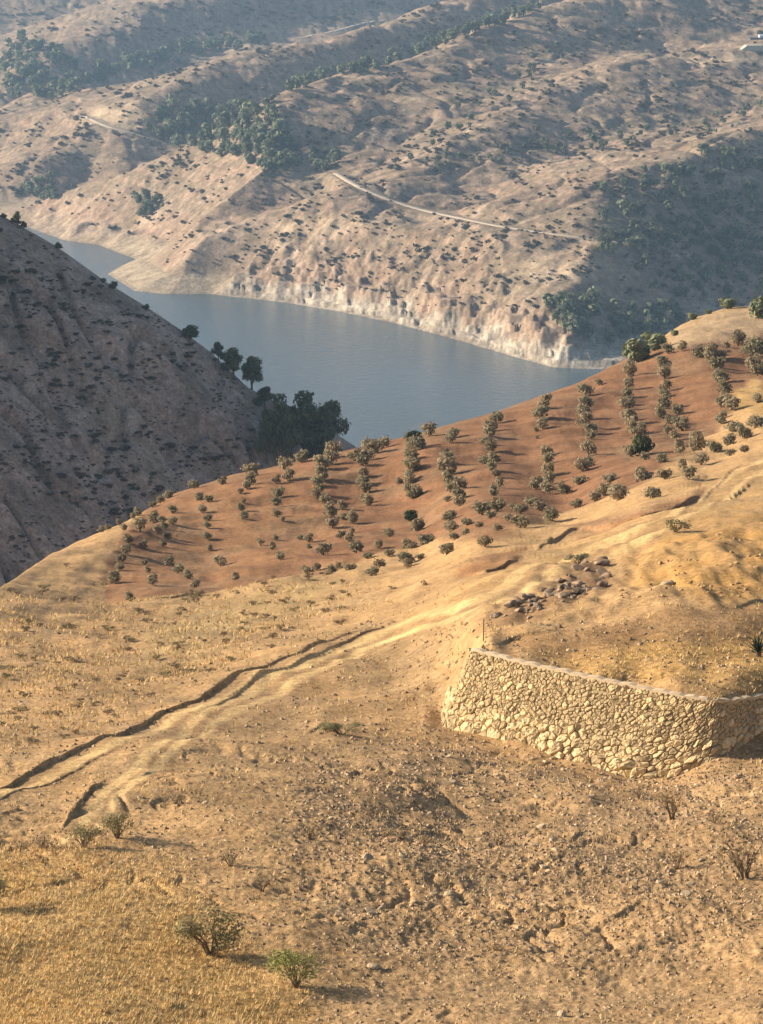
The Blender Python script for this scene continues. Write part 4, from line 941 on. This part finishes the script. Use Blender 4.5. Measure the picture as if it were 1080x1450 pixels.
# thin post on the corner of the terrace
p = near_at(684, 914); V, Q = tubes([([(0, 0, -0.3), (0.01, 0, 0.5), (0.02, 0.01, 1.05)], [0.028, 0.026, 0.024])], 6)
e = obj('fence_post', None, loc=p); tag(e, 'thin rusty post standing at the corner of the stone wall', 'post')
obj('rod', new_mesh('rod', V, quads=Q), noise_mat('rusty_iron', (0.08, 0.05, 0.03), (0.16, 0.10, 0.06), 20, 0.8), e)
V, Q = tubes([([(0.02, 0.01, 1.04), (0.02, 0.01, 1.07), (0.02, 0.01, 1.10)], [0.026, 0.036, 0.006])], 6); obj('cap', new_mesh('cap', V, quads=Q), bpy.data.materials['rusty_iron'], e)

# =================================================================== ROCKS, PEBBLES, DRY GRASS
def rock_mesh(seed):
    import bmesh
    bm = bmesh.new(); bmesh.ops.create_icosphere(bm, subdivisions=2, radius=0.5); r = np.random.default_rng(seed)
    pl = [(np.array(d) / np.linalg.norm(d), 0.24 + 0.16 * r.random()) for d in r.normal(size=(9, 3))]
    for v in bm.verts:
        c = np.array(v.co)
        for d, k in pl:
            e = c @ d - k
            if e > 0: c = c - d * e
        v.co = c * np.array([1.25, 1.0, 0.8])
    me = bpy.data.meshes.new('rock'); bm.to_mesh(me); bm.free(); me.materials.append(M_ROCK); return me
M_ROCK = noise_mat('field_rock', (0.35, 0.25, 0.145), (0.52, 0.385, 0.23), 5.0, 0.95, 0.7, 0.04, rnd=0.22)
RK = [rock_mesh(800 + k) for k in range(9)]
M_RUB = noise_mat('rubble_rock', (0.17, 0.115, 0.07), (0.33, 0.235, 0.15), 5.0, 0.95, 0.7, 0.04, rnd=0.25); M_CLOD = noise_mat('earth_clod', (0.33, 0.20, 0.085), (0.47, 0.30, 0.14), 5.0, 0.95, 0.7, 0.04, rnd=0.2)
RKV = {}
def put_rock(u, v, wpx, label, group=None, flat_=1.0, mat=None, name='rock'):
    p = near_at(u, v); w = wpx * p[1] / F; p[2] += 0.12 * w
    me_ = random.choice(RK)
    if mat is not None:
        key = (me_.name, mat.name)
        if key not in RKV: c_ = me_.copy(); c_.materials.clear(); c_.materials.append(mat); RKV[key] = c_
        me_ = RKV[key]
    e = obj(name, me_, loc=p, scale=(w * random.uniform(.8, 1.1), w * random.uniform(.7, 1), w * random.uniform(.6, .9) * flat_)); e.rotation_euler = (random.uniform(-.4, .4), random.uniform(-.4, .4), random.random() * 6.28)
    tag(e, label, name.replace('_', ' '), group)
put_rock(946, 824, 24, 'pale angular boulder on the tipped orange earth above the terrace')
put_rock(797, 1426, 19, 'single pointed stone on smooth ground at the bottom of the slope')
put_rock(530, 1360, 20, 'dark sided rock right of the yellow green shrub')
put_rock(522, 1231, 22, 'tall pale stone standing on the stony slope below the track')
put_rock(968, 1278, 24, 'large pale stone in the line of rocks on the right slope')
ROCKY = [(430, 1100), (560, 1050), (640, 1060), (880, 1110), (1085, 1090), (1085, 1300), (950, 1330), (700, 1330), (500, 1350), (430, 1240)]
for _ in range(140):
    u, v = in_poly(ROCKY)
    put_rock(u, v, random.choice([random.uniform(7, 11), random.uniform(9, 18), random.uniform(8, 13)]), 'loose tan field stone on the stony slope below the wall', 'loose stones on the stony slope')
for _ in range(90):
    u, v = in_poly([(690, 885), (740, 850), (800, 815), (850, 795), (870, 815), (820, 850), (760, 880)])
    put_rock(u, v, random.uniform(7, 20), 'broken brown rock in the rubble heap behind the terrace', 'rocks of the rubble heap', mat=M_RUB)
for _ in range(90):
    u, v = in_poly([(880, 870), (880, 810), (960, 780), (1080, 750), (1085, 840), (990, 850)])
    put_rock(u, v, random.uniform(4, 10), 'clod of orange earth on the tipped ground above the terrace', 'clods on the tipped earth', mat=M_CLOD, name='earth_clod')
for _ in range(30):
    u, v = in_poly([(250, 1090), (420, 1040), (430, 1150), (520, 1420), (640, 1440), (1080, 1380), (1080, 1440), (480, 1445), (400, 1250), (260, 1200)])
    put_rock(u, v, random.uniform(6, 11), 'scattered stone on the bare slope around the shrubs', 'stones around the shrubs')
for _ in range(22):
    u, v = on_line([(640, 1040), (760, 1070), (880, 1106), (960, 1100), (1020, 1072)], 4)
    put_rock(u, v + 5, random.uniform(5, 10), 'fallen stone lying along the foot of the stone wall', 'stones along the foot of the wall')
# pebbles: one loose layer
NP_ = 20000
pu = rng.uniform(-30, 1110, NP_ * 3); pv_ = rng.uniform(880, 1520, NP_ * 3)
wgt = 0.22 + 0.9 * poly_mask(pu, pv_, ROCKY, 60); wgt *= 1 - 0.75 * poly_mask(pu, pv_, [(-200, 1200), (240, 1240), (400, 1400), (400, 1600), (-200, 1600)], 30)
ok = (rng.random(len(pu)) < wgt) & (pv_ > crest(pu) + 10) & (near_samp(TRK, pu, pv_) < 0.3) & (poly_mask(pu, pv_, [(625, 1030)] + [(a, b - 4) for a, b in W_TOP] + [(1160, 1000), (1080, 1028), (1010, 1072), (960, 1097), (890, 1099), (790, 1070)], 3) < 0.1)
pu, pv_ = pu[ok][:NP_], pv_[ok][:NP_]; pp = near_many(pu, pv_); n = len(pp)
OCT = np.array([(1, 0, 0), (-1, 0, 0), (0, 1, 0), (0, -1, 0), (0, 0, 1), (0, 0, -1)], float); OF = np.array([(0, 2, 4), (2, 1, 4), (1, 3, 4), (3, 0, 4), (2, 0, 5), (1, 2, 5), (3, 1, 5), (0, 3, 5)])
s = (0.02 + 0.085 * rng.random(n) ** 2.2) * np.clip(pp[:, 1] / 85, .9, 2)
v = OCT[None] * (s[:, None] * (0.7 + 0.6 * rng.random((n, 6))))[..., None]; v[..., 2] *= 0.7
a = rng.random(n) * 6.28; ca, sa = np.cos(a)[:, None], np.sin(a)[:, None]
v = np.stack([v[..., 0] * ca - v[..., 1] * sa, v[..., 0] * sa + v[..., 1] * ca, v[..., 2]], -1) + pp[:, None]
me = new_mesh('pebbles', v.reshape(-1, 3), tris=(OF[None] + 6 * np.arange(n)[:, None, None]).reshape(-1, 3), smooth=False)
pc = np.array([0.47, 0.335, 0.20]) * (0.45 + 0.85 * rng.random((n, 1))); col_attr(me, 'soil', np.repeat(pc, 6, 0))
o = obj('pebbles', me, M_NEAR); o['kind'] = 'stuff'; o['label'] = 'small stones strewn over the bare slope'
# dry grass: tufts of thin blades
NT = 42000
tu = rng.uniform(-30, 1110, NT * 4); tv = rng.uniform(830, 1520, NT * 4)
GRASS = [(-200, 1190), (60, 1205), (240, 1240), (330, 1320), (420, 1400), (420, 1600), (-200, 1600)]
wgt = 0.04 + 0.9 * poly_mask(tu, tv, GRASS, 40) + 0.3 * poly_mask(tu, tv, [(-100, 1080), (0, 850), (300, 845), (540, 800), (440, 880), (200, 1000)], 25) + 0.10 * poly_mask(tu, tv, [(760, 930), (900, 905), (1110, 885), (1110, 975), (1020, 980), (850, 952)], 10)
wgt *= 0.4 + 0.6 * sstep(-0.2, 0.3, fbm(tu, tv * 1.5, 60, 3, 951))
ok = (rng.random(len(tu)) < wgt) & (tv > crest(tu) + 8) & (near_samp(TRK, tu, tv) < 0.2) & (poly_mask(tu, tv, ORCH, 4) < 0.2) & (poly_mask(tu, tv, [(625, 1030)] + [(a_, b_ - 2) for a_, b_ in W_TOP] + [(1160, 1000), (1080, 1028), (1010, 1072), (960, 1097), (890, 1099), (790, 1070)], 3) < 0.1)
tu, tv = tu[ok][:NT], tv[ok][:NT]; tp = near_many(tu, tv); n = len(tp); K = 5
h = (0.06 + 0.12 * rng.random((n, K))) * np.clip(tp[:, 1:2] / 90, .9, 2.0); an = rng.random((n, K)) * 6.28; lean = 0.3 + 0.7 * rng.random((n, K))
w = 0.010 * np.clip(tp[:, 1:2] / 80, .9, 2.4) * (0.7 + 0.6 * rng.random((n, K)))
root = tp[:, None, :] + np.stack([np.cos(an), np.sin(an), 0 * an - 0.02], -1) * np.stack([0.03 + 0 * an, 0.03 + 0 * an, 1 + 0 * an], -1)
tip = root + np.stack([np.cos(an) * h * lean, np.sin(an) * h * lean, h], -1); sd_ = np.stack([-np.sin(an) * w, np.cos(an) * w, 0 * w], -1)
v = np.stack([root - sd_, root + sd_, tip], 2).reshape(-1, 3)
me = new_mesh('dry_grass', v, tris=np.arange(len(v)).reshape(-1, 3), smooth=False)
gc = np.array([0.70, 0.485, 0.21]) * (0.6 + 0.6 * rng.random((n, 1))) * np.array([1, 1, 1]) + rng.normal(size=(n, 1)) * 0.01; col_attr(me, 'soil', np.repeat(np.clip(gc, .05, .8), 3 * K, 0))
m, t, b = mat_new('dry_grass', 0.8, 0.1); at_ = N(t, 'ShaderNodeVertexColor', layer_name='soil'); t.links.new(at_.outputs[0], b.inputs['Base Color'])
o = obj('dry_grass', me, m); o['kind'] = 'stuff'; o['label'] = 'short dry yellow grass on the near slope'

# =================================================================== HOUSE ON THE FAR SLOPE
hp = far_at(1078, 74)
if hp is not None:
    k = hp[1] / F; hp = hp + np.array([8 * k, 0, 0.0])
    house = obj('hillside_house', None, loc=hp - np.array([0, 0, 1.0])); tag(house, 'low pale house with dark flat roof edge high on the far slope', 'house')
    M_W = noise_mat('house_plaster', (0.50, 0.48, 0.43), (0.60, 0.57, 0.51), 0.4); M_RF = noise_mat('roof_slab', (0.06, 0.07, 0.075), (0.10, 0.11, 0.115), 0.6); M_TOP = noise_mat('roof_top', (0.42, 0.46, 0.48), (0.55, 0.58, 0.60), 0.4)
    M_EMB = noise_mat('embankment_wall', (0.33, 0.31, 0.25), (0.42, 0.39, 0.31), 0.3, 0.9, 0.5, 0.2)
    def bx(name, x0, x1, y0, y1, z0, z1, mat, par, tx0=0.0):
        V = [(x0 - tx0, y0, z0), (x1, y0, z0), (x1, y1, z0), (x0 - tx0, y1, z0), (x0, y0, z1), (x1, y0, z1), (x1, y1, z1), (x0, y1, z1)]
        return obj(name, new_mesh(name, V, quads=[(0, 3, 2, 1), (4, 5, 6, 7), (0, 1, 5, 4), (1, 2, 6, 5), (2, 3, 7, 6), (3, 0, 4, 7)], smooth=False), mat, par)
    bx('terrace_wall', -28 * k, 34 * k, 0, 16, -6, 11 * k, M_EMB, house, 30 * k)
    bx('wall', -2 * k, 32 * k, 4, 14, 11 * k, 19 * k, M_W, house)
    rf = bx('roof', -24 * k, 34 * k, 1, 15, 19 * k, 21.5 * k, M_RF, house)
    bx('roof_top', -10 * k, 32 * k, 3, 14, 21.52 * k, 25 * k, M_TOP, rf)
    for a in (4, 16): w_ = bx('window', a * k, (a + 6) * k, 3.8, 3.95, 13 * k, 17 * k, M_RF, house)

# =================================================================== HAZE
me = new_mesh('haze', [(x, y, z) for z in (-330, 60) for y in (-80, 4300) for x in (-2200, 2200)], quads=[(0, 2, 3, 1), (4, 5, 7, 6), (0, 1, 5, 4), (1, 3, 7, 5), (3, 2, 6, 7), (2, 0, 4, 6)], smooth=False)
m = bpy.data.materials.new('haze'); m.use_nodes = True; t = m.node_tree; t.nodes.clear()
vo = N(t, 'ShaderNodeVolumePrincipled'); vo.inputs['Color'].default_value = (0.46, 0.71, 1.0, 1); vo.inputs['Density'].default_value = 0.000072; vo.inputs['Anisotropy'].default_value = 0.2
ou = N(t, 'ShaderNodeOutputMaterial'); t.links.new(vo.outputs[0], ou.inputs['Volume'])
o = obj('haze', me, m); o['kind'] = 'stuff'; o['label'] = 'pale blue haze filling the valley air'
